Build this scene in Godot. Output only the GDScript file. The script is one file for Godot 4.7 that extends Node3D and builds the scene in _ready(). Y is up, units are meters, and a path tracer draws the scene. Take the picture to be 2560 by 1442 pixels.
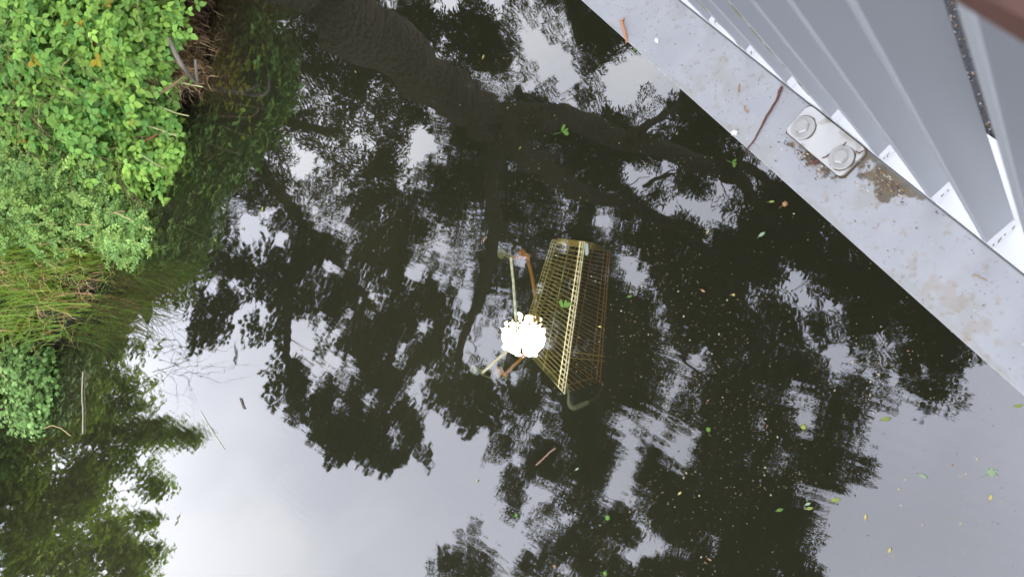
extends Node3D

# ---------------------------------------------------------------- mesh builder
class MB:
	var v := PackedVector3Array()
	var n := PackedVector3Array()
	var uv := PackedVector2Array()
	var c := PackedColorArray()
	var ix := PackedInt32Array()

	func vert(p: Vector3, nn: Vector3, col := Color.WHITE, u := Vector2.ZERO) -> int:
		v.append(p); n.append(nn); c.append(col); uv.append(u)
		return v.size() - 1

	func tri(a: int, b: int, d: int) -> void:
		var g := (v[d] - v[a]).cross(v[b] - v[a])
		if g.dot(n[a] + n[b] + n[d]) < 0.0:
			ix.append_array([a, d, b])
		else:
			ix.append_array([a, b, d])

	func poly(pts: Array, hint: Vector3, col := Color.WHITE) -> void:
		var nn: Vector3 = (pts[2] - pts[0]).cross(pts[1] - pts[0]).normalized()
		if nn.dot(hint) < 0.0:
			nn = -nn
		var first := v.size()
		for p in pts:
			vert(p, nn, col, Vector2(p.x, p.z))
		for i in range(1, pts.size() - 1):
			tri(first, first + i, first + i + 1)

	func rbox(at: Transform3D, size: Vector3, b: float, col := Color.WHITE) -> void:
		var h := size * 0.5
		var pt := func(s: Vector3, axis: int) -> Vector3:
			var p := Vector3.ZERO
			for k in 3:
				p[k] = s[k] * (h[k] if k == axis else h[k] - b)
			return at * p
		var sg := [-1.0, 1.0]
		for a in 3:
			var b1 := (a + 1) % 3
			var c1 := (a + 2) % 3
			for s in sg:
				var ps := []
				for q in [[-1.0, -1.0], [1.0, -1.0], [1.0, 1.0], [-1.0, 1.0]]:
					var e := Vector3.ZERO
					e[a] = s; e[b1] = q[0]; e[c1] = q[1]
					ps.append(pt.call(e, a))
				var hint := Vector3.ZERO
				hint[a] = s
				poly(ps, at.basis * hint, col)
				if b > 0.0:
					for s2 in sg:
						var e1 := Vector3.ZERO
						var e2 := Vector3.ZERO
						e1[a] = s; e1[b1] = s2; e1[c1] = -1.0
						e2[a] = s; e2[b1] = s2; e2[c1] = 1.0
						var hh := Vector3.ZERO
						hh[a] = s; hh[b1] = s2
						poly([pt.call(e1, a), pt.call(e2, a), pt.call(e2, b1), pt.call(e1, b1)], at.basis * hh, col)
		if b > 0.0:
			for x in sg:
				for y in sg:
					for z in sg:
						var e := Vector3(x, y, z)
						poly([pt.call(e, 0), pt.call(e, 1), pt.call(e, 2)], at.basis * e, col)

	func tube(pts: Array, radii: Array, sides := 6, col := Color.WHITE, wob := 0.0, rng: RandomNumberGenerator = null) -> void:
		var count := pts.size()
		var prev := Vector3.ZERO
		var start := v.size()
		var along := 0.0
		for i in count:
			var t: Vector3 = (pts[min(i + 1, count - 1)] - pts[max(i - 1, 0)]).normalized()
			if i == 0:
				prev = t.cross(Vector3.UP if absf(t.y) < 0.9 else Vector3.RIGHT).normalized()
			else:
				prev = (prev - t * prev.dot(t)).normalized()
				along += pts[i].distance_to(pts[i - 1])
			var bi := t.cross(prev)
			var r: float = radii[min(i, radii.size() - 1)]
			for k in sides:
				var a := TAU * k / sides
				var d := prev * cos(a) + bi * sin(a)
				var rr := r * (1.0 + (rng.randf_range(-wob, wob) if rng else 0.0))
				vert(pts[i] + d * rr, d, col, Vector2(float(k) / sides, along))
		for i in count - 1:
			for k in sides:
				var a := start + i * sides + k
				var b := start + i * sides + (k + 1) % sides
				tri(a, b, a + sides)
				tri(b, b + sides, a + sides)
		for e in [0, count - 1]:
			var t: Vector3 = (pts[1] - pts[0]).normalized() * -1.0 if e == 0 else (pts[count - 1] - pts[count - 2]).normalized()
			var m := vert(pts[e], t, col)
			var ring := []
			for k in sides:
				ring.append(vert(v[start + e * sides + k], t, col))
			for k in sides:
				tri(m, ring[k], ring[(k + 1) % sides])

	# a leaf blade: widths along its length, a fold down the midrib and a droop towards the tip
	func leaf(base: Vector3, dir: Vector3, up: Vector3, length: float, widths: Array, fold := 0.2, droop := 0.15, col := Color.WHITE) -> void:
		dir = dir.normalized()
		var side := dir.cross(up).normalized()
		var nn := side.cross(dir).normalized()
		var m := widths.size()
		var rib := []
		var lft := []
		var rgt := []
		for i in m:
			var t := float(i) / (m - 1)
			var p := base + dir * length * t - nn * droop * length * t * t
			var w: float = widths[i] * length
			rib.append(vert(p, nn, col, Vector2(0.5, t)))
			if w > 0.0:
				lft.append(vert(p - side * w + nn * fold * w, (nn + side * fold).normalized(), col, Vector2(0, t)))
				rgt.append(vert(p + side * w + nn * fold * w, (nn - side * fold).normalized(), col, Vector2(1, t)))
			else:
				lft.append(rib[i]); rgt.append(rib[i])
		for i in m - 1:
			for e in [lft, rgt]:
				if e[i] != rib[i]:
					tri(rib[i], e[i], rib[i + 1])
				if e[i + 1] != rib[i + 1]:
					tri(e[i], e[i + 1], rib[i + 1])

	# a lobed leaf: pairs of (angle, radius) round a point near the stalk
	func lobed(base: Vector3, dir: Vector3, up: Vector3, size: float, prof: Array, curl := 0.12, col := Color.WHITE) -> void:
		dir = dir.normalized()
		var side := dir.cross(up).normalized()
		var nn := side.cross(dir).normalized()
		var ctr := base + dir * size * 0.35
		var m := vert(ctr, nn, col, Vector2(0.5, 0.5))
		var ring := []
		for q in prof:
			var d: Vector3 = dir * cos(q[0]) + side * sin(q[0])
			ring.append(vert(ctr + d * size * q[1] - nn * curl * size * q[1] * q[1], (nn + d * curl).normalized(), col, Vector2(q[1], 0)))
		for i in ring.size():
			tri(m, ring[i], ring[(i + 1) % ring.size()])

	func mesh(mat: Material) -> ArrayMesh:
		var a := []
		a.resize(Mesh.ARRAY_MAX)
		a[Mesh.ARRAY_VERTEX] = v
		a[Mesh.ARRAY_NORMAL] = n
		a[Mesh.ARRAY_TEX_UV] = uv
		a[Mesh.ARRAY_COLOR] = c
		a[Mesh.ARRAY_INDEX] = ix
		var m := ArrayMesh.new()
		m.add_surface_from_arrays(Mesh.PRIMITIVE_TRIANGLES, a)
		m.surface_set_material(0, mat)
		return m

# ---------------------------------------------------------------- naming helpers
var used := {}

func numbered(called: String) -> String:
	var k: int = used.get(called, 0)
	used[called] = k + 1
	return called if k == 0 else "%s_%03d" % [called, k]

func tag(o: Node, label: String, category: String, group := "") -> Node:
	o.set_meta("label", label)
	o.set_meta("category", category)
	if group:
		o.set_meta("group", group)
	return o

func thing(called: String, label: String, category: String, at := Transform3D(), group := "") -> Node3D:
	var o := Node3D.new()
	o.name = numbered(called)
	o.transform = at
	add_child(o)
	tag(o, label, category, group)
	return o

func part(called: String, m: Mesh, parent: Node, at := Transform3D()) -> MeshInstance3D:
	var o := MeshInstance3D.new()
	o.mesh = m
	o.transform = at
	if parent == self:
		o.name = numbered(called)
		add_child(o)
	else:
		var k := 0
		var nm := called
		while parent.has_node(NodePath(nm)):
			k += 1
			nm = "%s_%03d" % [called, k]
		o.name = nm
		parent.add_child(o)
	return o

func scatter(called: String, m: Mesh, places: Array, tints: Array, parent: Node, stuff := true) -> MultiMeshInstance3D:
	var mm := MultiMesh.new()
	mm.transform_format = MultiMesh.TRANSFORM_3D
	mm.use_colors = true
	mm.mesh = m
	mm.instance_count = places.size()
	for i in places.size():
		mm.set_instance_transform(i, places[i])
		mm.set_instance_color(i, tints[i])
	var o := MultiMeshInstance3D.new()
	o.multimesh = mm
	if stuff:
		o.set_meta("kind", "stuff")
	if parent == self:
		o.name = numbered(called)
		add_child(o)
	else:
		o.name = called
		parent.add_child(o, true)
	return o

# ---------------------------------------------------------------- materials
func lin(r: float, g: float, b: float) -> Color:
	return Color(r, g, b).linear_to_srgb()

func noise_tex(freq: float, size := 256, normal := false, strength := 4.0, seed_ := 1) -> NoiseTexture2D:
	var f := FastNoiseLite.new()
	f.seed = seed_
	f.frequency = freq
	f.fractal_octaves = 5
	var t := NoiseTexture2D.new()
	t.width = size; t.height = size
	t.seamless = true
	t.noise = f
	t.as_normal_map = normal
	t.bump_strength = strength
	return t

func mat(r: float, g: float, b: float, rough := 0.6, metal := 0.0) -> StandardMaterial3D:
	var m := StandardMaterial3D.new()
	m.albedo_color = lin(r, g, b)
	m.roughness = rough
	m.metallic = metal
	return m

func leaf_mat(through := 0.7, rough := 0.5) -> StandardMaterial3D:
	var m := StandardMaterial3D.new()
	m.vertex_color_use_as_albedo = true
	m.roughness = rough
	m.metallic_specular = 0.25
	m.backlight_enabled = true
	m.backlight = Color(through * 0.93, through, through * 0.6)
	return m

func grained(m: StandardMaterial3D, scale: float, relief: float, tex: Texture2D) -> StandardMaterial3D:
	m.heightmap_enabled = true
	m.heightmap_texture = tex
	m.heightmap_scale = relief
	m.uv1_triplanar = true
	m.uv1_scale = Vector3.ONE * scale
	return m

# ---------------------------------------------------------------- the place
const RAIL := Vector3(0.59030, 0, -0.80718)
const EYE := Vector3(0, 3.7, 0)
var waterline: PackedVector2Array = PackedVector2Array([Vector2(-60, -34), Vector2(-30, -22), Vector2(-8, -14.2), Vector2(-4, -12.4), Vector2(-3.17, -11.6), Vector2(-2.77, -11.2), Vector2(-2.11, -10.3), Vector2(-1.1, -9.25), Vector2(-0.47, -8.8), Vector2(0.26, -8.85), Vector2(1.05, -8.55), Vector2(1.36, -7.8), Vector2(1.52, -7.52), Vector2(1.9, -7.6), Vector2(2.45, -7.66), Vector2(3, -7.1), Vector2(4.5, -6.5), Vector2(8, -4.2), Vector2(14, -1.5), Vector2(30, 3), Vector2(60, 7)])
var lump := FastNoiseLite.new()

func shore_z(x: float) -> float:
	for i in waterline.size() - 1:
		if x <= waterline[i + 1].x:
			return lerpf(waterline[i].y, waterline[i + 1].y, clampf((x - waterline[i].x) / (waterline[i + 1].x - waterline[i].x), 0.0, 1.0))
	return waterline[waterline.size() - 1].y

func inland(x: float, z: float) -> float:
	return maxf((shore_z(x) - z) * 0.92, z - 8.5) + lump.get_noise_2d(x * 60.0, z * 60.0) * 0.12

func ground_y(x: float, z: float) -> float:
	var d := inland(x, z)
	var rough := lump.get_noise_2d(x * 25.0 + 300.0, z * 25.0)
	if d > 0.0:
		return 0.30 * smoothstep(0.0, 0.13, d) + 1.05 * (1.0 - exp(-maxf(d - 0.1, 0.0) / 0.75)) + rough * 0.14 * minf(d, 1.0) + 0.02 * d
	return -1.4 * (1.0 - exp(d / 0.22)) + rough * 0.12 * minf(-d, 1.0)

func cloud_light(d: Vector3, sun: Vector3, nz: FastNoiseLite) -> Color:
	if d.y < 0.0:
		return Color(0.6, 0.65, 0.55)
	var off := rad_to_deg(acos(clampf(d.dot(sun), -1, 1)))
	var p := Vector3(d.x, 0, d.z) / (d.y + 0.35) * 100.0
	var k := nz.get_noise_2d(p.x, p.z) * 0.5 + 0.5
	var thick := smoothstep(0.30, 0.72, k)
	var bright := 2.3 + 3.6 * exp(-pow(off / 38.0, 2.0)) + 1.6 * (1.0 - d.y) * smoothstep(95.0, 25.0, off)
	var heavy := smoothstep(0.78, 0.98, d.y) * smoothstep(14.0, 38.0, off)
	bright *= 1.08 * (1.0 - 0.38 * heavy)
	var c := Color(0.965, 0.98, 1.05).lerp(Color(0.90, 0.94, 1.12), heavy) * bright
	var grey := Color(0.86, 0.89, 1.03) * bright * 0.85
	c = grey.lerp(c, thick)
	c += Color(1.0, 0.96, 0.89) * 5.0 * exp(-pow(off / 8.0, 2.0))
	c += Color(1.0, 0.97, 0.92) * 26.0 * exp(-pow(off / 3.0, 2.0))
	return c

func _ready() -> void:
	var rng := RandomNumberGenerator.new()
	rng.seed = 7
	lump.seed = 4
	lump.frequency = 0.02
	# ------------------------------------------------ camera
	var cam := Camera3D.new()
	cam.name = "camera"
	cam.transform = Transform3D(Basis(Vector3(0.189, -0.61, 0.77), Vector3(0.982, 0.117, -0.148), Vector3(0, 0.784, 0.621)).orthonormalized(), EYE)
	cam.fov = 43.658
	cam.near = 0.02
	cam.far = 400.0
	var lens := CameraAttributesPhysical.new()
	lens.frustum_focal_length = 6.5
	lens.frustum_focus_distance = 2.3
	lens.exposure_aperture = 2.6
	cam.attributes = lens
	add_child(cam)
	cam.fov = 43.658
	# ------------------------------------------------ sky, sun, exposure
	var sun := Vector3(-0.061, 0.8, -0.597).normalized()
	var env := Environment.new()
	var pano := Image.create_empty(1024, 512, false, Image.FORMAT_RGBF)
	var cn := FastNoiseLite.new()
	cn.seed = 12; cn.frequency = 0.012; cn.fractal_octaves = 5
	cn.domain_warp_enabled = true; cn.domain_warp_amplitude = 30.0; cn.domain_warp_frequency = 0.01
	for y in 512:
		var el := (0.5 - (y + 0.5) / 512.0) * PI
		for x in 1024:
			var az := ((x + 0.5) / 1024.0 - 0.5) * TAU
			pano.set_pixel(x, y, cloud_light(Vector3(sin(az) * cos(el), sin(el), -cos(az) * cos(el)), sun, cn))
	var skym := PanoramaSkyMaterial.new()
	skym.panorama = ImageTexture.create_from_image(pano)
	var sky := Sky.new()
	sky.sky_material = skym
	env.background_mode = Environment.BG_SKY
	env.sky = sky
	env.background_energy_multiplier = 1.0
	env.tonemap_mode = Environment.TONE_MAPPER_LINEAR
	env.tonemap_exposure = 1.6
	env.sdfgi_enabled = true
	env.ssao_enabled = true
	env.ssil_enabled = true
	var we := WorldEnvironment.new()
	we.name = "surroundings"
	we.environment = env
	add_child(we)
	var sl := DirectionalLight3D.new()
	sl.name = "sun"
	sl.light_energy = 0.6
	sl.light_color = Color(1.0, 0.95, 0.86)
	sl.light_angular_distance = 3.4
	sl.shadow_enabled = true
	sl.look_at_from_position(Vector3.ZERO, -sun, Vector3.UP)
	add_child(sl)

	# ------------------------------------------------ shared textures and materials
	var grit := noise_tex(0.03, 512, false, 4.0, 3)
	var soilm := StandardMaterial3D.new()
	soilm.vertex_color_use_as_albedo = true
	soilm.roughness = 0.95
	grained(soilm, 1.3, 4.0, grit)
	soilm.albedo_texture = grit
	var bark := mat(0.078, 0.06, 0.041, 0.95)
	grained(bark, 1.1, 9.0, noise_tex(0.022, 512, false, 4.0, 5))
	var leafm := leaf_mat(0.4, 0.5)
	var canopym := leaf_mat(0.35, 0.5)
	var twigm := mat(0.11, 0.085, 0.055, 0.9)

	# ------------------------------------------------ ground and riverbed: one sheet
	var gx := axis_points(-60.0, 60.0, -7.0, 6.0, 0.14)
	var gz := axis_points(-60.0, 60.0, -14.5, 1.0, 0.14)
	var gb := MB.new()
	for z in gz:
		for x in gx:
			var y := ground_y(x, z)
			var e := 0.06
			var nn := Vector3(ground_y(x - e, z) - ground_y(x + e, z), 2.0 * e, ground_y(x, z - e) - ground_y(x, z + e)).normalized()
			var soil := Color(0.07, 0.048, 0.03).lerp(Color(0.15, 0.105, 0.065), smoothstep(0.3, 0.45, y))
			gb.vert(Vector3(x, y, z), nn, Color(0.028, 0.026, 0.012).lerp(soil, smoothstep(-0.12, 0.06, y)))
	for j in gz.size() - 1:
		for i in gx.size() - 1:
			var a := j * gx.size() + i
			gb.tri(a, a + 1, a + gx.size())
			gb.tri(a + 1, a + gx.size() + 1, a + gx.size())
	part("riverbank_ground", gb.mesh(soilm), self).set_meta("kind", "structure")

	# ------------------------------------------------ water
	var ripple := Image.create_empty(1500, 1500, false, Image.FORMAT_RF)
	var wn := FastNoiseLite.new()
	wn.seed = 21; wn.frequency = 0.5; wn.fractal_octaves = 2
	var wm := FastNoiseLite.new()
	wm.seed = 5; wm.frequency = 0.42; wm.fractal_octaves = 2
	var wf := FastNoiseLite.new()
	wf.seed = 9; wf.frequency = 6.0; wf.fractal_octaves = 2
	for j in 1500:
		var z := -12.0 + 13.0 * (j + 0.5) / 1500.0
		for i in 1500:
			var x := -7.0 + 13.0 * (i + 0.5) / 1500.0
			var w1 := wn.get_noise_2d(x, z)
			var stir := exp(-(pow(x + 0.45, 2.0) + pow(z + 2.75, 2.0)) / 0.5)
			var amp := 0.25 * stir + 0.16 + 0.22 * smoothstep(0.6, -0.6, x) + 1.0 * smoothstep(0.0, 0.4, wm.get_noise_2d(x + 40.0, z))
			var amp2 := 0.05 + 1.0 * smoothstep(0.1, 0.45, wm.get_noise_2d(x - 60.0, z + 30.0))
			var h := 0.000075 * amp * sin(x * 92.0 + z * 8.0 + 7.0 * w1)
			h += 0.000055 * amp2 * sin(x * 58.0 - z * 34.0 + 9.0 * w1 + 1.3)
			h += 0.0003 * w1 + 0.00006 * (amp * 0.7 + amp2 * 0.5 + 0.6 * stir) * wf.get_noise_2d(x, z)
			ripple.set_pixel(i, j, Color(h, h, h))
	var water := StandardMaterial3D.new()
	water.albedo_color = Color(lin(0.85, 0.86, 0.5), 0.020)
	water.roughness = 0.0
	water.refraction_enabled = true
	water.refraction_scale = 0.085
	water.metallic_specular = 0.7071
	water.clearcoat_enabled = true
	water.clearcoat = 1.0
	water.clearcoat_roughness = 0.0
	water.heightmap_enabled = true
	water.heightmap_texture = ImageTexture.create_from_image(ripple)
	water.heightmap_scale = 100.0
	var wb := MB.new()
	var wx := [-60.0, -20.0, -7.0, 6.0, 20.0, 60.0]
	var wz := [-60.0, -25.0, -12.0, 1.0, 14.0, 40.0]
	for z in wz:
		for x in wx:
			wb.vert(Vector3(x, 0, z), Vector3.UP, Color.WHITE, Vector2((x + 7.0) / 13.0, (z + 12.0) / 13.0))
	for j in 5:
		for i in 5:
			var a := j * 6 + i
			wb.tri(a, a + 1, a + 6)
			wb.tri(a + 1, a + 7, a + 6)
	part("river_water", wb.mesh(water), self).set_meta("kind", "structure")

	env.volumetric_fog_enabled = true
	env.volumetric_fog_density = 0.0
	var murk := FogVolume.new()
	murk.name = "murky_water"
	murk.shape = RenderingServer.FOG_VOLUME_SHAPE_BOX
	murk.size = Vector3(13.0, 1.45, 14.0)
	murk.position = Vector3(-0.5, -0.745, -6.0)
	var mm := FogMaterial.new()
	mm.albedo = Color(0.32, 0.28, 0.12)
	mm.density = 1.2
	murk.material = mm
	murk.set_meta("kind", "structure")
	add_child(murk)
	build_bridge(rng, grit)
	build_trolley(rng)
	build_trees(rng, bark, canopym, twigm)
	build_bank(rng, leafm, twigm)
	build_floaters(rng)

func axis_points(lo: float, hi: float, a: float, b: float, step: float) -> Array:
	var o := []
	var x := lo
	while x < a:
		o.append(x)
		x += clampf((a - x) * 0.35, step, 8.0)
	x = a
	while x <= b:
		o.append(x)
		x += step
	while x < hi:
		o.append(x)
		x += clampf((x - b) * 0.35, step, 8.0)
	o.append(hi)
	return o

# ---------------------------------------------------------------- footbridge
func build_bridge(rng: RandomNumberGenerator, grit: Texture2D) -> void:
	# own axes: x along the railing away from the eye, y up, z inwards; origin on the top of the edge beam below the eye
	var at := Transform3D(Basis(RAIL, Vector3.UP, RAIL.cross(Vector3.UP)), Vector3(0, 2.59, 0))
	var br := thing("footbridge", "pale grey steel footbridge edge with flat bar railing and brown wooden handrail", "footbridge", at)
	var spots := FastNoiseLite.new()
	spots.seed = 31; spots.frequency = 60.0; spots.fractal_octaves = 3
	var soft := FastNoiseLite.new()
	soft.seed = 8; soft.frequency = 9.0; soft.fractal_octaves = 4
	# paint on the flange: x from -0.3 to 1.7, z from -0.036 to 0.07
	var im := Image.create_empty(2000, 106, false, Image.FORMAT_RGBF)
	for i in 2000:
		var x := -0.3 + i * 0.001
		for j in 106:
			var z := -0.036 + j * 0.001
			var k := soft.get_noise_2d(x, z)
			var c := Color(0.295, 0.301, 0.312) * (1.0 + 0.10 * k)
			var grime_shade := smoothstep(0.35, 0.62, spots.get_noise_2d(x, z) + 0.25 * k)
			c = c.lerp(Color(0.22, 0.19, 0.15), grime_shade * 0.55)
			# algae film creeping in from the outer edge, scuffs towards the near end
			var film := smoothstep(0.1, 0.6, k + 0.3 * spots.get_noise_2d(x * 0.3, z * 0.3) + 0.5 * smoothstep(-0.022, -0.036, z))
			c = c.lerp(Color(0.22, 0.215, 0.17), film * 0.4)
			var scuff := smoothstep(0.25, 0.6, spots.get_noise_2d(x * 0.5 + 9.0, z * 0.5) + 0.8 * exp(-pow((x - 0.17) / 0.07, 2.0) - pow((z + 0.005) / 0.02, 2.0)) - 0.15)
			c = c.lerp(Color(0.25, 0.2, 0.145), scuff * 0.4)
			# brown silt washed up against the bolted plate
			var dx := (x - 0.352) / 0.062
			var dz := (z - 0.068) / 0.032
			var e2 := spots.get_noise_2d(x * 0.55 + 3.0, z * 0.55)
			var stain := 0.75 - dx * dx - dz * dz + 1.3 * k + 1.5 * e2
			dx = (x - 0.452) / 0.058
			dz = (z - 0.014) / 0.013
			var stain2 := 0.8 - dx * dx - dz * dz + 1.4 * k + 1.6 * e2
			var s := clampf(maxf(smoothstep(0.0, 0.5, stain), smoothstep(0.1, 0.5, stain2)), 0, 1)
			c = c.lerp(Color(0.085, 0.062, 0.03) * (1.0 + 0.7 * spots.get_noise_2d(x * 0.6, z * 0.6)), s * 0.88)
			im.set_pixel(i, j, c.linear_to_srgb())
	im.convert(Image.FORMAT_RGB8)
	var flange := StandardMaterial3D.new()
	flange.albedo_texture = ImageTexture.create_from_image(im)
	flange.roughness = 0.42
	flange.uv1_scale = Vector3(1.0 / 2.0, 1.0 / 0.106, 1)
	flange.uv1_offset = Vector3(0.15, 0.036 / 0.106, 0)
	var paint := mat(0.266, 0.281, 0.300, 0.42)
	var white := mat(0.5, 0.51, 0.525, 0.5)
	var dirt := mat(0.3, 0.25, 0.17, 0.95)
	grained(dirt, 30.0, 0.3, grit)
	var b := MB.new()
	b.rbox(Transform3D(Basis(), Vector3(1.0, -0.006, 0.0182)), Vector3(20.0, 0.012, 0.1085), 0.0025)
	var fl := part("edge_beam", b.mesh(flange), br)
	b = MB.new()
	b.rbox(Transform3D(Basis(), Vector3(1.0, -0.143, -0.024)), Vector3(20.0, 0.26, 0.010), 0.002)
	b.rbox(Transform3D(Basis(), Vector3(1.0, -0.28, 0.024)), Vector3(20.0, 0.012, 0.106), 0.002)
	part("beam_web", b.mesh(paint), br)
	b = MB.new()
	b.rbox(Transform3D(Basis(), Vector3(1.0, -0.001, 0.125)), Vector3(20.0, 0.014, 0.104), 0.0015)
	part("bottom_rail", b.mesh(white), br)
	# deck
	b = MB.new()
	b.rbox(Transform3D(Basis(), Vector3(1.0, -0.03, 0.92)), Vector3(20.0, 0.06, 1.48), 0.004)
	var deckm := mat(0.10, 0.10, 0.105, 0.95)
	grained(deckm, 25.0, 0.8, grit)
	part("deck", b.mesh(deckm), br)
	# grit and litter gathered on the deck edge
	var gm := MB.new()
	gm.rbox(Transform3D(), Vector3(1, 0.8, 0.7), 0.2)
	var stone := StandardMaterial3D.new()
	stone.vertex_color_use_as_albedo = true
	stone.roughness = 0.8
	var places := []
	var tints := []
	for i in 9000:
		var sz := rng.randf_range(0.0012, 0.0034)
		var p := Vector3(rng.randf_range(-0.1, 1.3), 0.001, 0.180 + 0.2 * rng.randf())
		places.append(Transform3D(Basis.from_euler(Vector3(rng.randf() * 6.0, rng.randf() * 6.0, rng.randf() * 6.0)).scaled(Vector3(sz, sz, sz)), p))
		var q := rng.randf()
		tints.append(Color(0.04, 0.04, 0.05) if q < 0.4 else Color(0.2, 0.2, 0.21) if q < 0.72 else Color(0.22, 0.12, 0.05) if q < 0.86 else Color(0.14, 0.11, 0.08))
	scatter("deck_grit", gm.mesh(stone), places, tints, br)
	# balusters: flat bars stood edge outwards, each on a weld
	b = MB.new()
	b.rbox(Transform3D(Basis(), Vector3(0, 0.435, 0.0)), Vector3(0.0085, 0.866, 0.042), 0.0012)
	var bar := b.mesh(paint)
	b = MB.new()
	b.poly([Vector3(-0.00425, 0.009, -0.019), Vector3(-0.00425, 0.009, 0.019), Vector3(-0.0125, 0.0005, 0.021), Vector3(-0.0125, 0.0005, -0.021)], Vector3(-1, 1, 0))
	b.poly([Vector3(-0.00425, 0.009, -0.019), Vector3(-0.0125, 0.0005, -0.021), Vector3(-0.00425, 0.0005, -0.021)], Vector3(0, 0, -1))
	var weld := b.mesh(white)
	for k in range(-9, 34):
		var x := 0.2885 + 0.0935 * (k - 1) if k > 0 else 0.1985 + 0.0835 * k
		var ba := part("baluster", bar, br, Transform3D(Basis(), Vector3(x, 0.006, 0.0942)))
		if k == 3 or k == 5:
			var st := MB.new()
			for q in 60:
				var yy := pow(rng.randf(), 0.7) * 0.7
				st.rbox(Transform3D(Basis(), Vector3(rng.randf_range(-0.0025, 0.004), yy, -0.0212)), Vector3(rng.randf_range(0.001, 0.003), rng.randf_range(0.006, 0.03), 0.0006), 0.0001)
			part("algae_streaks", st.mesh(mat(0.2, 0.19, 0.09, 0.95)), ba)
		if k > -3 and k < 14:
			part("weld", weld, ba)
			if k > -1 and k < 9:
				var w := MB.new()
				for q in 5:
					var zz := rng.randf_range(-0.017, 0.017)
					w.rbox(Transform3D(Basis(Vector3.UP, rng.randf()), Vector3(-0.0115 + rng.randf() * 0.003, 0.003, zz)), Vector3(0.0018, 0.0008, rng.randf_range(0.004, 0.011)), 0.0003)
				part("grime_shade", w.mesh(dirt), ba)
	b = MB.new()
	b.rbox(Transform3D(Basis(), Vector3(1.0, 0.8755, 0.0935)), Vector3(20.0, 0.007, 0.05), 0.0015)
	part("top_rail", b.mesh(paint), br)
	# handrail of brown hardwood
	var wi := Image.create_empty(512, 128, false, Image.FORMAT_RGB8)
	for i in 512:
		for j in 128:
			var k := spots.get_noise_2d(i * 0.0006, j * 0.012) * 0.5 + 0.5
			wi.set_pixel(i, j, Color(0.045, 0.018, 0.013).lerp(Color(0.09, 0.036, 0.025), k).linear_to_srgb())
	var wood := StandardMaterial3D.new()
	wood.albedo_texture = ImageTexture.create_from_image(wi)
	wood.roughness = 0.55
	wood.uv1_scale = Vector3(2.0, 8.0, 1)
	b = MB.new()
	b.rbox(Transform3D(Basis(), Vector3(1.0, 0.895, 0.097)), Vector3(20.0, 0.031, 0.078), 0.007)
	part("handrail", b.mesh(wood), br)
	# bolted plate
	var px := Vector3(0.456, 0.0, 0.0455)
	b = MB.new()
	var ring := []
	for q in [[1, 1], [-1, 1], [-1, -1], [1, -1]]:
		for a in 5:
			var t: float = PI * 0.5 * a / 4.0 + (0.0 if q[0] > 0 and q[1] > 0 else PI * 0.5 if q[1] > 0 else PI if q[0] < 0 else PI * 1.5)
			ring.append(Vector3(q[0] * 0.0495 + cos(t) * 0.009, 0, q[1] * 0.0165 + sin(t) * 0.009))
	lathe_plate(b, ring, 0.009, 0.0012)
	var pm := mat(0.55, 0.55, 0.53, 0.5)
	var pimg := Image.create_empty(240, 120, false, Image.FORMAT_RGB8)
	for i in 240:
		for j in 120:
			var k := soft.get_noise_2d(i * 0.0006 + 5.0, j * 0.0006)
			var f := spots.get_noise_2d(i * 0.0004 + 2.0, j * 0.0004)
			var c := Color(0.43, 0.427, 0.41).lerp(Color(0.25, 0.23, 0.185), clampf(smoothstep(0.12, 0.5, k + 0.35 * f) * 0.8, 0, 1))
			pimg.set_pixel(i, j, c.linear_to_srgb())
	pm.albedo_color = Color.WHITE
	pm.albedo_texture = ImageTexture.create_from_image(pimg)
	pm.uv1_scale = Vector3(1.0 / 0.13, 1.0 / 0.06, 1)
	pm.uv1_offset = Vector3(0.5, 0.5, 0)
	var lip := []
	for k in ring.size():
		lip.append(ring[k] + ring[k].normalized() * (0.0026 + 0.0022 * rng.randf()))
	var plate := part("bracket_plate", b.mesh(pm), br, Transform3D(Basis(), px))
	var silt_shade := mat(0.075, 0.055, 0.03, 0.95)  # dirt brown that also paints gap shade round plate and washers
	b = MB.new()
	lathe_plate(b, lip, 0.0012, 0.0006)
	part("silt_shade_edge", b.mesh(silt_shade), plate)
	var zinc := mat(0.40, 0.395, 0.375, 0.36, 0.35)
	var washer_ring := []
	for a in 32:
		washer_ring.append(Vector3(cos(TAU * a / 32), 0, sin(TAU * a / 32)) * 0.0178)
	var hex := []
	for a in 6:
		hex.append(Vector3(cos(TAU * a / 6 + 0.2), 0, sin(TAU * a / 6 + 0.2)) * 0.0108)
	b = MB.new()
	lathe_plate(b, washer_ring, 0.0032, 0.0007)
	var wme := b.mesh(zinc)
	b = MB.new()
	lathe_plate(b, hex, 0.0085, 0.0014)
	var cap_ring := []
	for a in 20:
		cap_ring.append(Vector3(cos(TAU * a / 20), 0, sin(TAU * a / 20)) * 0.0074)
	var hme := b.mesh(zinc)
	b = MB.new()
	lathe_plate(b, cap_ring, 0.0006, 0.0003)
	var cme := b.mesh(zinc)
	for q in [[0.0375, -0.0055, 0.2], [-0.0395, -0.004, -0.3]]:
		var base := Transform3D(Basis(Vector3.UP, q[2]), Vector3(q[0], 0.0092, q[1]))
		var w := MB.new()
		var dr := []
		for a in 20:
			dr.append(Vector3(cos(TAU * a / 20), 0, sin(TAU * a / 20)) * (0.0181 + 0.0016 * rng.randf()) + Vector3(-0.0006, 0, 0.0006))  # nudged away from the sun, so a painted shade shows beside the washer
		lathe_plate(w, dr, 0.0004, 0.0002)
		part("grime_shade", w.mesh(silt_shade), plate, base)
		part("washer", wme, plate, base)
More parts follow.
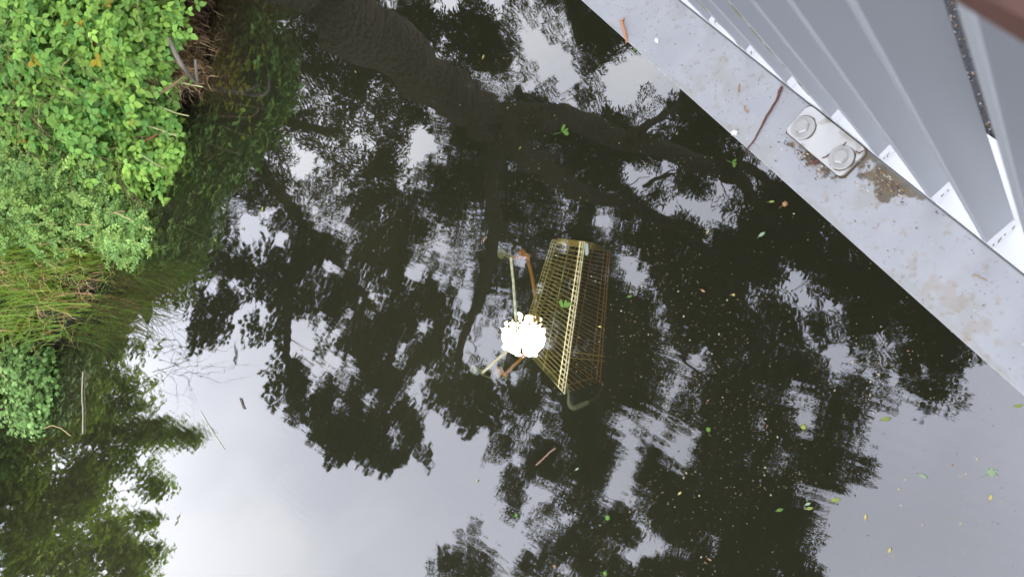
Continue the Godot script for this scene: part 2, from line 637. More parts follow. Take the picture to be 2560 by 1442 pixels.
		part("bolt_head", hme, plate, base.translated(Vector3(0, 0.0033, 0)))
		part("bolt_crown", cme, plate, base.translated(Vector3(0, 0.0119, 0)))
	# ---- litter lying on the beam (each a thing of its own), placed in the bridge's axes
	var redtwig := mat(0.10, 0.035, 0.022, 0.8)
	var straw := mat(0.30, 0.17, 0.07, 0.85)
	var pale := mat(0.68, 0.68, 0.62, 0.6)
	litter_twig("dead_twig", "long dark red twig lying across the beam beside the bolted plate", at, [Vector3(0.571, 0.004, 0.066), Vector3(0.560, 0.005, 0.045), Vector3(0.556, 0.004, 0.02), Vector3(0.545, 0.004, -0.008), Vector3(0.541, 0.004, -0.034), Vector3(0.539, -0.002, -0.042)], [0.0028, 0.0019, 0.0017, 0.0014, 0.0012, 0.0008], redtwig, "twig")
	litter_twig("dead_twig", "forked brown twig caught under the lower bolt washer of the plate", at, [Vector3(0.452, 0.003, 0.003), Vector3(0.440, 0.006, 0.02), Vector3(0.4335, 0.0105, 0.0335), Vector3(0.430, 0.011, 0.045), Vector3(0.428, 0.0105, 0.062)], [0.0014, 0.0016, 0.0013, 0.001, 0.0008], redtwig, "twig")
	litter_twig("dead_twig", "thin hooked twig curling from the lower bolt to the plate corner", at, [Vector3(0.408, 0.011, 0.0605), Vector3(0.402, 0.011, 0.0615), Vector3(0.400, 0.0105, 0.068), Vector3(0.396, 0.009, 0.0715)], [0.001, 0.001, 0.0008, 0.0006], redtwig, "twig")
	litter_twig("catkin", "orange brown dried catkin hanging over the beam edge near its far end", at, [Vector3(0.905, 0.003, -0.010), Vector3(0.908, 0.004, -0.016), Vector3(0.897, 0.004, -0.022), Vector3(0.879, 0.004, -0.03), Vector3(0.868, 0.001, -0.038)], [0.0016, 0.0028, 0.003, 0.003, 0.0016], mat(0.42, 0.2, 0.09, 0.95), "catkin")
	litter_twig("dry_stalk", "short curved tan stalk lying on the beam above the reflected limb", at, [Vector3(0.5985, 0.003, 0.009), Vector3(0.591, 0.003, 0.006), Vector3(0.584, 0.003, 0.0065)], [0.001, 0.0013, 0.001], straw, "stalk")
	litter_twig("dry_stalk", "forked tan stalk lying on the beam left of the red twig", at, [Vector3(0.632, 0.003, 0.031), Vector3(0.628, 0.003, 0.024), Vector3(0.622, 0.003, 0.020)], [0.0009, 0.0011, 0.0008], straw, "stalk")
	litter_twig("dry_stalk", "hooked brown stalk lying on the beam low near the frame edge", at, [Vector3(0.178, 0.003, 0.033), Vector3(0.172, 0.003, 0.037), Vector3(0.160, 0.003, 0.039)], [0.0008, 0.0008, 0.0006], straw, "stalk")
	b = MB.new()
	b.leaf(Vector3.ZERO, Vector3(1, 0.05, 0.3), Vector3.UP, 0.012, [0.02, 0.2, 0.28, 0.2, 0.0], 0.3, 0.05)
	var petal := part("white_petal", b.mesh(pale), self, at * Transform3D(Basis(), Vector3(0.812, 0.002, -0.004)))
	tag(petal, "small white oval petal lying on the beam right of the catkin", "petal")
	b = MB.new()
	for a in 9:
		b.leaf(Vector3.ZERO, Vector3(cos(a * 0.5 - 1.2), 0.25, sin(a * 0.5 - 1.2)), Vector3.UP, rng.randf_range(0.004, 0.008), [0.02, 0.16, 0.12, 0.0], 0.2, 0.2)
	var seed_head := part("seed_fluff", b.mesh(pale), self, at * Transform3D(Basis(), Vector3(0.578, 0.001, -0.033)))
	tag(seed_head, "pale seed fluff stuck on the outer beam edge above the red twig's end", "seed fluff")
	# crumbs scattered over the paint
	places = []
	tints = []
	for i in 740:
		var sz := rng.randf_range(0.0005, 0.0013)
		var p := Vector3(rng.randf_range(-0.1, 1.3), 0.0006, rng.randf_range(-0.034, 0.069))
		if i > 400:
			p = Vector3(0.455 + rng.randfn(0.0, 0.025), 0.001, 0.012 + rng.randfn(0.0, 0.006))
			sz *= 1.3
		if i > 600:
			p = Vector3(0.345 + rng.randfn(0.0, 0.022), 0.001, 0.063 - absf(rng.randfn(0.0, 0.012)))
		if p.z > 0.069 or p.z < -0.035:
			continue
		places.append(Transform3D(Basis(Vector3.UP, rng.randf() * TAU).scaled(Vector3(sz * rng.randf_range(1.0, 4.0), sz * 0.7, sz)), p))
		var q := rng.randf()
		tints.append(Color(0.05, 0.035, 0.025) if q < 0.5 else Color(0.22, 0.11, 0.05) if q < 0.8 else Color(0.55, 0.52, 0.45) if q < 0.92 else Color(0.4, 0.26, 0.06))
	var crumbs := scatter("litter_crumbs", gm.mesh(stone), places, tints, self)
	crumbs.transform = at
	tag(crumbs, "fine brown crumbs of bark and seed sprinkled over the steel beam", "litter")

func ramp(a: Color, b: Color) -> Gradient:
	var g := Gradient.new()
	g.set_color(0, a)
	g.set_color(1, b)
	return g

func lathe_plate(b: MB, ring: Array, h: float, bev: float) -> void:
	# a flat plate over a convex outline, with a small chamfer
	var m := ring.size()
	var top := []
	for p in ring:
		var d: Vector3 = p.normalized()
		top.append(p - d * bev + Vector3.UP * h)
	b.poly(top, Vector3.UP)
	for i in m:
		var p: Vector3 = ring[i]
		var q: Vector3 = ring[(i + 1) % m]
		var up := Vector3.UP * (h - bev)
		b.poly([p + up, q + up, top[(i + 1) % m], top[i]], (p + q) + Vector3.UP * 0.01)
		b.poly([p, q, q + up, p + up], p + q)

func litter_twig(called: String, label: String, at: Transform3D, pts: Array, radii: Array, m: Material, cat: String) -> void:
	var r2 := RandomNumberGenerator.new()
	r2.seed = hash(label)
	var world := []
	var rr := []
	for i in pts.size() - 1:
		for k in 3:
			var p: Vector3 = pts[i].lerp(pts[i + 1], k / 3.0)
			world.append(at * (p + Vector3(r2.randf_range(-1, 1), 0, r2.randf_range(-1, 1)) * 0.0009))
			rr.append(lerpf(radii[i], radii[i + 1], k / 3.0))
	world.append(at * pts[pts.size() - 1])
	rr.append(radii[radii.size() - 1])
	var b := MB.new()
	b.tube(world, rr, 6, Color.WHITE, 0.2, r2)
	tag(part(called, b.mesh(m), self), label, cat)

# ---------------------------------------------------------------- shopping trolley on its side under the water
func build_trolley(rng: RandomNumberGenerator) -> void:
	var wire := mat(0.52, 0.49, 0.31, 0.5)
	var sunk_wire := mat(0.92, 0.86, 0.54, 0.5)  # paler copy of wire, brightened to offset the dimming under water
	var golden_tint := mat(0.72, 0.50, 0.14, 0.8)  # golden tint of light through shallow water, put into the colour
	var deep_tint := mat(0.66, 0.26, 0.04, 0.9)  # deeper parts: absorption by the water painted as a redder colour
	var orange := mat(0.80, 0.33, 0.06, 0.8)  # deep chassis and castors, water tint put into the colour as well
	var slime := noise_tex(0.02, 256, false, 4.0, 61)
	slime.color_ramp = ramp(Color(0.6, 0.56, 0.36), Color(1, 1, 1))
	var tubem := mat(0.42, 0.43, 0.31, 0.6)
	for m in [wire, sunk_wire, tubem]:
		m.albedo_texture = slime
		m.uv1_triplanar = true
		m.uv1_scale = Vector3.ONE * 3.5
	var plastic := mat(0.22, 0.26, 0.22, 0.6)
	var tr := thing("shopping_trolley", "wire shopping trolley lying on its side just under the water", "shopping trolley")
	var nr: Array = [Vector3(0.361, 0.003, -2.434), Vector3(-0.569, 0.002, -2.373)]
	var nb: Array = [Vector3(0.351, -0.022, -2.691), Vector3(-0.343, -0.022, -2.791)]
	var dr: Array = [Vector3(0.35, -0.44, -2.38), Vector3(-0.47, -0.46, -2.279)]
	var db: Array = [Vector3(0.345, -0.36, -2.611), Vector3(-0.319, -0.38, -2.693)]
	# near side of the basket: each wire a mesh
	var side := thing_part("basket_side", tr)
	var b: MB
	for k in 31:
		var t := k / 30.0
		var p: Vector3 = nr[0].lerp(nr[1], t)
		var q: Vector3 = nb[0].lerp(nb[1], t)
		b = MB.new()
		b.tube([p, p.lerp(q, 0.5) + Vector3(0, -0.002, 0), q], [0.0028], 6)
		part("wire", b.mesh(sunk_wire), side)
	for s in [0.0, 0.05, 0.13, 0.46, 0.86, 0.94, 1.0]:
		b = MB.new()
		var pts := []
		for i in 7:
			pts.append(nr[0].lerp(nb[0], s).lerp(nr[1].lerp(nb[1], s), i / 6.0) + Vector3(0, 0.0045 + sin(i * 2.1 + s * 9.0) * 0.0012, 0))
		b.tube(pts, [0.0042 if s < 0.1 else 0.0036], 6)
		part("rim_wire" if s < 0.1 else "wire", b.mesh(wire if s < 0.1 else sunk_wire), side)
	# the bottom of the basket, now upright, going down into the murk
	var under := thing_part("basket_bottom", tr)
	for k in 31:
		var t := k / 30.0
		b = MB.new()
		b.tube([nb[0].lerp(nb[1], t), db[0].lerp(db[1], t)], [0.0036], 5)
		part("wire", b.mesh(golden_tint), under)
	for s in [0.2, 0.4, 0.6, 0.8]:
		b = MB.new()
		b.tube([nb[0].lerp(db[0], s), nb[1].lerp(db[1], s)], [0.0034], 5)
		part("wire", b.mesh(golden_tint if s < 0.5 else deep_tint), under)
	# far side of the basket, deep under water
	var deep := thing_part("sunken_side", tr)
	for k in 31:
		var t := k / 30.0
		b = MB.new()
		b.tube([dr[0].lerp(dr[1], t), db[0].lerp(db[1], t)], [0.0024], 5)
		part("wire", b.mesh(deep_tint), deep)
	for s in [0.0, 0.06, 0.16, 0.5, 0.88, 1.0]:
		b = MB.new()
		b.tube([dr[0].lerp(db[0], s), dr[1].lerp(db[1], s)], [0.005 if s < 0.1 else 0.0032], 5)
		part("wire", b.mesh(deep_tint), deep)
	# rear gate wires
	var gate := thing_part("rear_gate", tr)
	for s in [0.0, 0.05, 0.1, 0.17, 0.26, 0.4, 0.55, 0.72, 0.9]:
		b = MB.new()
		b.tube([nr[1].lerp(dr[1], s) + RAIL * 0.0, nb[1].lerp(db[1], s)], [0.0036 if s == 0.0 else 0.0026], 5)
		part("wire", b.mesh(wire if s < 0.12 else golden_tint if s < 0.3 else deep_tint), gate)
	for s in [0.12, 0.4, 0.7, 0.95]:
		b = MB.new()
		b.tube([nr[1].lerp(nb[1], s), dr[1].lerp(db[1], s)], [0.0028], 5)
		part("wire", b.mesh(golden_tint), gate)
	# front wires
	var front := thing_part("basket_front", tr)
	for s in [0.12, 0.24, 0.36, 0.48, 0.6, 0.72, 0.84]:
		b = MB.new()
		b.tube([nr[0].lerp(dr[0], s), nb[0].lerp(db[0], s)], [0.0026], 5)
		part("wire", b.mesh(golden_tint if s < 0.5 else deep_tint), front)
	# flat bumper bar across the front, yellowed, with a grey corner piece
	var bp: Array = [Vector3(0.35, -0.03, -2.655), Vector3(0.35, -0.02, -2.443), Vector3(0.348, -0.07, -2.404), Vector3(0.344, -0.43, -2.379)]
	b = MB.new()
	strip(b, bp, [0.016, 0.019, 0.022, 0.004])
	part("bumper_bar", b.mesh(mat(0.62, 0.42, 0.12, 0.7)), tr)
	var cl: Array = [Vector3(0.361, -0.012, -2.428), Vector3(0.281, -0.012, -2.407)]
	b = MB.new()
	b.tube([cl[0], cl[0].lerp(cl[1], 0.15), cl[0].lerp(cl[1], 0.85), cl[1]], [0.012, 0.019, 0.018, 0.010], 10)
	part("corner_bumper", b.mesh(plastic), tr)
	# chassis tubes
	for q in [[[Vector3(0.196, -0.006, -2.991), Vector3(0.056, -0.006, -2.936), Vector3(-0.096, -0.006, -2.885), Vector3(-0.234, -0.006, -2.838), Vector3(-0.291, -0.006, -2.821)], tubem, 0.0115], [[Vector3(-0.334, -0.006, -2.81), Vector3(-0.457, -0.006, -2.923), Vector3(-0.589, -0.006, -3.044)], tubem, 0.0115], [[Vector3(0.215, -0.12, -2.896), Vector3(0.104, -0.12, -2.83), Vector3(-0.02, -0.12, -2.774), Vector3(-0.172, -0.12, -2.738), Vector3(-0.299, -0.12, -2.717)], orange, 0.014], [[Vector3(-0.324, -0.12, -2.711), Vector3(-0.447, -0.12, -2.797), Vector3(-0.563, -0.12, -2.897)], orange, 0.012], [[Vector3(-0.311, -0.006, -2.816), Vector3(-0.344, -0.06, -2.804)], tubem, 0.008]]:
		b = MB.new()
		var pts: Array = q[0]
		var fine := []
		for i in pts.size() - 1:
			for k in 4:
				fine.append(pts[i].lerp(pts[i + 1], k / 4.0))
		fine.append(pts[pts.size() - 1])
		b.tube(fine, [q[2]], 10)
		part("chassis_tube", b.mesh(q[1]), tr)
	var ca: Array = [Vector3(0.196, -0.006, -2.991), Vector3(0.056, -0.006, -2.936), Vector3(-0.096, -0.006, -2.885), Vector3(-0.234, -0.006, -2.838), Vector3(-0.291, -0.006, -2.821)]
	var cb: Array = [Vector3(0.215, -0.12, -2.896), Vector3(0.104, -0.12, -2.83), Vector3(-0.02, -0.12, -2.774), Vector3(-0.172, -0.12, -2.738), Vector3(-0.299, -0.12, -2.717)]
	b = MB.new()
	b.tube([ca[0], ca[0].lerp(cb[0], 0.5), cb[0]], [0.010], 8)
	b.tube([ca[4], cb[4]], [0.010], 8)
	part("axle_tube", b.mesh(deep_tint), tr)
	# castors; the deep pair has the orange water tint in its colour
	for q in [[[Vector3(0.208, -0.05, -3.027), Vector3(0.216, -0.05, -3.141)], mat(0.30, 0.31, 0.17, 0.7), tubem], [[Vector3(-0.588, -0.05, -3.068), Vector3(-0.587, -0.05, -3.185)], mat(0.24, 0.28, 0.24, 0.7), plastic], [[Vector3(0.228, -0.12, -2.906), Vector3(0.243, -0.12, -2.977)], mat(0.7, 0.3, 0.05, 0.7), orange], [[Vector3(-0.564, -0.12, -2.903), Vector3(-0.555, -0.12, -2.982)], mat(0.6, 0.26, 0.05, 0.7), orange]]:
		castor(tr, q[0][0], q[0][1], q[1], q[2])
	# handle and its grey grip
	b = MB.new()
	smooth_tube(b, [Vector3(-0.503, -0.02, -2.378), Vector3(-0.565, -0.025, -2.356), Vector3(-0.623, -0.03, -2.339), Vector3(-0.64, -0.05, -2.309), Vector3(-0.616, -0.09, -2.274), Vector3(-0.588, -0.13, -2.24)], [0.006, 0.009, 0.015, 0.017, 0.017, 0.013])
	part("handle_grip", b.mesh(plastic), tr)
	b = MB.new()
	smooth_tube(b, [Vector3(-0.588, -0.13, -2.24), Vector3(-0.543, -0.25, -2.215), Vector3(-0.487, -0.44, -2.246)], [0.009, 0.007, 0.005])
	part("handle", b.mesh(mat(0.12, 0.09, 0.04, 0.8)), tr)
	b = MB.new()
	smooth_tube(b, [Vector3(-0.322, -0.02, -2.459), Vector3(-0.308, -0.2, -2.34), Vector3(-0.305, -0.4, -2.263)], [0.004])
	part("seat_bar", b.mesh(golden_tint), tr)
	var bar2: Array = [Vector3(-0.322, -0.02, -2.459), Vector3(-0.308, -0.2, -2.34), Vector3(-0.305, -0.4, -2.263)]
	b = MB.new()
	b.tube([bar2[0] + Vector3(-0.03, 0, 0.02), bar2[2] + Vector3(-0.03, 0.02, 0.01)], [0.0034], 5)
	part("seat_bar", b.mesh(golden_tint), tr)
	for q in [[Vector3(-0.601, -0.006, -3.052), Vector3(-0.607, -0.006, -2.983), Vector3(-0.606, -0.006, -2.941)], [Vector3(-0.567, -0.05, -3.009), Vector3(-0.583, -0.06, -2.877), Vector3(-0.593, -0.12, -2.845)], [Vector3(-0.453, -0.04, -2.929), Vector3(-0.477, -0.05, -2.906), Vector3(-0.511, -0.06, -2.902), Vector3(-0.55, -0.07, -2.923), Vector3(-0.58, -0.09, -2.947)]]:
		b = MB.new()
		smooth_tube(b, q, [0.0038])
		part("rack_wire", b.mesh(wire), tr)

func thing_part(called: String, parent: Node) -> Node3D:
	var o := Node3D.new()
	o.name = called
	parent.add_child(o, true)
	return o

func smooth_tube(b: MB, pts: Array, radii: Array, sides := 8) -> void:
	var cv := Curve3D.new()
	for i in pts.size():
		var t: Vector3 = (pts[min(i + 1, pts.size() - 1)] - pts[max(i - 1, 0)]) / 6.0
		cv.add_point(pts[i], -t, t)
	var o := []
	var r := []
	for i in pts.size() - 1:
		for k in 4:
			o.append(cv.sample(i, k / 4.0))
			r.append(lerpf(radii[min(i, radii.size() - 1)], radii[min(i + 1, radii.size() - 1)], k / 4.0))
	o.append(pts[pts.size() - 1])
	r.append(radii[radii.size() - 1])
	b.tube(o, r, sides)

func strip(b: MB, pts: Array, widths: Array) -> void:
	for i in pts.size() - 1:
		var d: Vector3 = (pts[i + 1] - pts[i])
		var s := d.cross(Vector3.UP).normalized()
		var u := s.cross(d).normalized() * 0.003
		var a: Vector3 = s * widths[i]
		var c: Vector3 = s * widths[i + 1]
		b.poly([pts[i] - a + u, pts[i] + a + u, pts[i + 1] + c + u, pts[i + 1] - c + u], u)
		b.poly([pts[i] - a - u, pts[i] + a - u, pts[i + 1] + c - u, pts[i + 1] - c - u], -u)
		b.poly([pts[i] + a - u, pts[i] + a + u, pts[i + 1] + c + u, pts[i + 1] + c - u], s)
		b.poly([pts[i] - a - u, pts[i] - a + u, pts[i + 1] - c + u, pts[i + 1] - c - u], -s)

func castor(parent: Node, hub: Vector3, far: Vector3, tyre: Material, fork: Material) -> void:
	# a wheel seen on edge: its axle is the vertical of the overturned trolley, its fork a bent strap
	var d := (far - hub).normalized()
	var holder := thing_part("castor", parent)
	var up := Vector3.UP
	var b := MB.new()
	var c := hub.lerp(far, 0.55)
	var ax := d.cross(up).normalized()
	var axle := (up + ax * 0.25).normalized()
	b.tube([c - axle * 0.013, c - axle * 0.010, c + axle * 0.010, c + axle * 0.013], [0.030, 0.036, 0.036, 0.030], 18)
	part("tyre", b.mesh(tyre), holder)
	b = MB.new()
	b.tube([c - axle * 0.015, c + axle * 0.015], [0.014], 14)
	part("wheel_hub", b.mesh(fork), holder)
	b = MB.new()
	for s in [-1.0, 1.0]:
		strip(b, [hub + axle * 0.018 * s - d * 0.02, c + axle * 0.019 * s], [0.014, 0.010])
	b.tube([hub - d * 0.03, hub - d * 0.005], [0.014], 10)
	part("fork", b.mesh(fork), holder)

# ---------------------------------------------------------------- trees over the river
var canopy: PackedVector2Array = PackedVector2Array([Vector2(4.879, -16.078), Vector2(7.159, -7.856), Vector2(6.791, -5.603), Vector2(4.927, -5.269), Vector2(3.024, -3.239), Vector2(1.824, -1.989), Vector2(0.866, -1.06), Vector2(0.261, -1.208), Vector2(-0.049, -1.253), Vector2(-0.509, -1.365), Vector2(-0.433, -1.742), Vector2(-0.201, -2.16), Vector2(-0.357, -2.15), Vector2(-0.191, -2.481), Vector2(0.001, -2.802), Vector2(0.196, -2.961), Vector2(0.202, -3.138), Vector2(0.039, -3.324), Vector2(-0.121, -3.007), Vector2(-0.255, -3.042), Vector2(-0.587, -3.214), Vector2(-0.663, -3.277), Vector2(-0.693, -2.964), Vector2(-0.44, -2.864), Vector2(-0.324, -2.644), Vector2(-0.47, -2.439), Vector2(-0.571, -2.075), Vector2(-0.671, -2.347), Vector2(-0.949, -2.532), Vector2(-1.245, -2.442), Vector2(-1.384, -2.568), Vector2(-1.56, -2.614), Vector2(-1.675, -2.336), Vector2(-1.817, -2.219), Vector2(-2.066, -2.517), Vector2(-2.271, -2.845), Vector2(-2.407, -3.064), Vector2(-2.537, -2.671), Vector2(-2.746, -2.538), Vector2(-2.716, -2.818), Vector2(-2.853, -3.109), Vector2(-3.068, -2.881), Vector2(-3.28, -3.095), Vector2(-3.42, -2.942), Vector2(-3.564, -2.485), Vector2(-4.158, -2.377), Vector2(-5.932, -8.107), Vector2(-5.323, -8.332), Vector2(-5.059, -8.344), Vector2(-4.797, -8.657), Vector2(-4.749, -8.593), Vector2(-4.986, -8.318), Vector2(-4.981, -8.243), Vector2(-4.721, -8.268), Vector2(-4.46, -8.315), Vector2(-4.493, -8.154), Vector2(-4.799, -8.001), Vector2(-4.937, -7.707), Vector2(-4.833, -7.196), Vector2(-4.642, -7.267), Vector2(-4.27, -7.75), Vector2(-3.898, -7.974), Vector2(-3.654, -8.369), Vector2(-3.447, -8.279), Vector2(-3.045, -8.528), Vector2(-2.807, -8.5), Vector2(-2.635, -8.612), Vector2(-2.867, -8.768), Vector2(-2.89, -9.036), Vector2(-2.591, -9.27), Vector2(-2.476, -9.449), Vector2(-2.837, -9.315), Vector2(-3.097, -9.436), Vector2(-3.62, -9.236), Vector2(-3.655, -9.577), Vector2(-3.734, -9.764), Vector2(-3.624, -10.11), Vector2(-3.757, -10.215), Vector2(-3.718, -10.374), Vector2(-3.488, -10.49), Vector2(-3.426, -10.722), Vector2(-3.009, -10.867), Vector2(-3.12, -11.016), Vector2(-2.977, -11.21), Vector2(-2.938, -11.519), Vector2(-2.376, -11.729), Vector2(-2.089, -11.673), Vector2(-1.936, -11.686), Vector2(-1.897, -11.841), Vector2(-2.136, -12.148), Vector2(-1.777, -12.268), Vector2(-2.09, -12.404), Vector2(-2.128, -12.692), Vector2(-1.469, -12.831), Vector2(-1.065, -13.067), Vector2(-1.331, -13.153), Vector2(-1.742, -13.511), Vector2(-1.987, -13.838), Vector2(-1.391, -14.376)])
var gaps := []

func crown_height(x: float, z: float) -> float:
	return 8.8 - 1.2 * maxf(0.0, Vector2(x - 1.0, z + 1.5).length() - 7.0)

func spray_narrow(rng: RandomNumberGenerator, m: Material) -> ArrayMesh:
	var b := MB.new()
	b.tube([Vector3(-0.04, 0.005, 0), Vector3(0.06, 0.0, rng.randf_range(-0.01, 0.01)), Vector3(0.13, -0.015, 0)], [0.002, 0.0015, 0.001], 3, Color(0.5, 0.4, 0.3))
	for i in 8:
		var t := i / 7.0
		var p: Vector3 = Vector3(t * 0.13, -0.015 * t * t, 0)
		var s := 1.0 if i % 2 else -1.0
		var d := Vector3(0.75 + rng.randf_range(-0.4, 0.3), rng.randf_range(-0.35, 0.15), s * rng.randf_range(0.4, 1.0))
		if i == 7:
			d = Vector3(1, -0.3, 0)
		b.leaf(p, d, Vector3(rng.randf_range(-0.4, 0.4), 1, rng.randf_range(-0.4, 0.4)), rng.randf_range(0.06, 0.085), [0.0, 0.18, 0.16, 0.0], 0.2, 0.2, Color.WHITE * rng.randf_range(0.8, 1.1))
	return b.mesh(m)

# a bough: one leading twig with side twigs, leaves along all of them
func bough(rng: RandomNumberGenerator, m: Material, broad: bool) -> ArrayMesh:
	var b := MB.new()
	var wood := Color(0.6, 0.45, 0.35)
	var lead := []
	for i in 6:
		lead.append(Vector3(0.1 * i, -0.004 * i * i, rng.randf_range(-0.012, 0.012)))
	b.tube(lead, [0.006, 0.005, 0.004, 0.003, 0.002, 0.0015], 4, wood)
	for k in 9:
		var t := 0.08 + k * 0.105
		var root: Vector3 = lead[int(t * 5)].lerp(lead[min(int(t * 5) + 1, 5)], fmod(t * 5.0, 1.0))
		var sgn := 1.0 if k % 2 else -1.0
		var d := Vector3(rng.randf_range(0.45, 0.9), rng.randf_range(-0.2, 0.15), sgn * rng.randf_range(0.45, 0.9)).normalized()
		if k == 8:
			d = Vector3(1, -0.15, rng.randf_range(-0.2, 0.2)).normalized()
		var l := rng.randf_range(0.13, 0.24) * (1.15 - 0.6 * t)
		b.tube([root, root + d * l], [0.0028, 0.001], 3, wood)
		var many := 3 if broad else 5
		for j in many:
			var u := (j + 0.6) / many
			var s2 := 1.0 if j % 2 else -1.0
			var q := d.rotated(Vector3.UP, s2 * rng.randf_range(0.3, 1.1)) + Vector3(0, rng.randf_range(-0.3, 0.1), 0)
			var up := Vector3(rng.randfn(0, 0.35), 1, rng.randfn(0, 0.35))
			if broad:
				b.lobed(root + d * l * u + q * 0.02, q, up, rng.randf_range(0.08, 0.125), MAPLE, 0.2, Color.WHITE * rng.randf_range(0.8, 1.1))
			else:
				b.leaf(root + d * l * u, q, up, rng.randf_range(0.075, 0.12), [0.0, 0.17, 0.15, 0.0], 0.2, 0.2, Color.WHITE * rng.randf_range(0.8, 1.1))
	return b.mesh(m)

func spray_broad(rng: RandomNumberGenerator, m: Material) -> ArrayMesh:
	var b := MB.new()
	var tw := []
	for i in 4:
		tw.append(Vector3(i * 0.05, -0.004 * i * i, rng.randf_range(-0.01, 0.01)))
	b.tube(tw, [0.002, 0.0015, 0.001, 0.001], 3, Color(0.5, 0.4, 0.3))
	for i in 5:
		var t := i / 4.0
		var p: Vector3 = Vector3(t * 0.16, -0.03 * t * t, 0)
		var s := 1.0 if i % 2 else -1.0
		var d := Vector3(0.6 + rng.randf_range(-0.3, 0.3), rng.randf_range(-0.4, 0.1), s * rng.randf_range(0.5, 1.0))
		b.lobed(p + d * 0.04, d, Vector3(rng.randf_range(-0.4, 0.4), 1, rng.randf_range(-0.4, 0.4)), rng.randf_range(0.06, 0.09), MAPLE, 0.2, Color.WHITE * rng.randf_range(0.8, 1.1))
	return b.mesh(m)

const MAPLE := [[0.0, 0.74], [0.16, 0.54], [0.4, 0.33], [0.64, 0.54], [0.8, 0.7], [0.97, 0.5], [1.2, 0.3], [1.5, 0.42], [1.75, 0.5], [2.1, 0.32], [2.75, 0.36], [3.14, 0.22], [3.53, 0.36], [4.18, 0.32], [4.53, 0.5], [4.78, 0.42], [5.08, 0.3], [5.31, 0.5], [5.48, 0.7], [5.64, 0.54], [5.88, 0.33], [6.12, 0.54]]

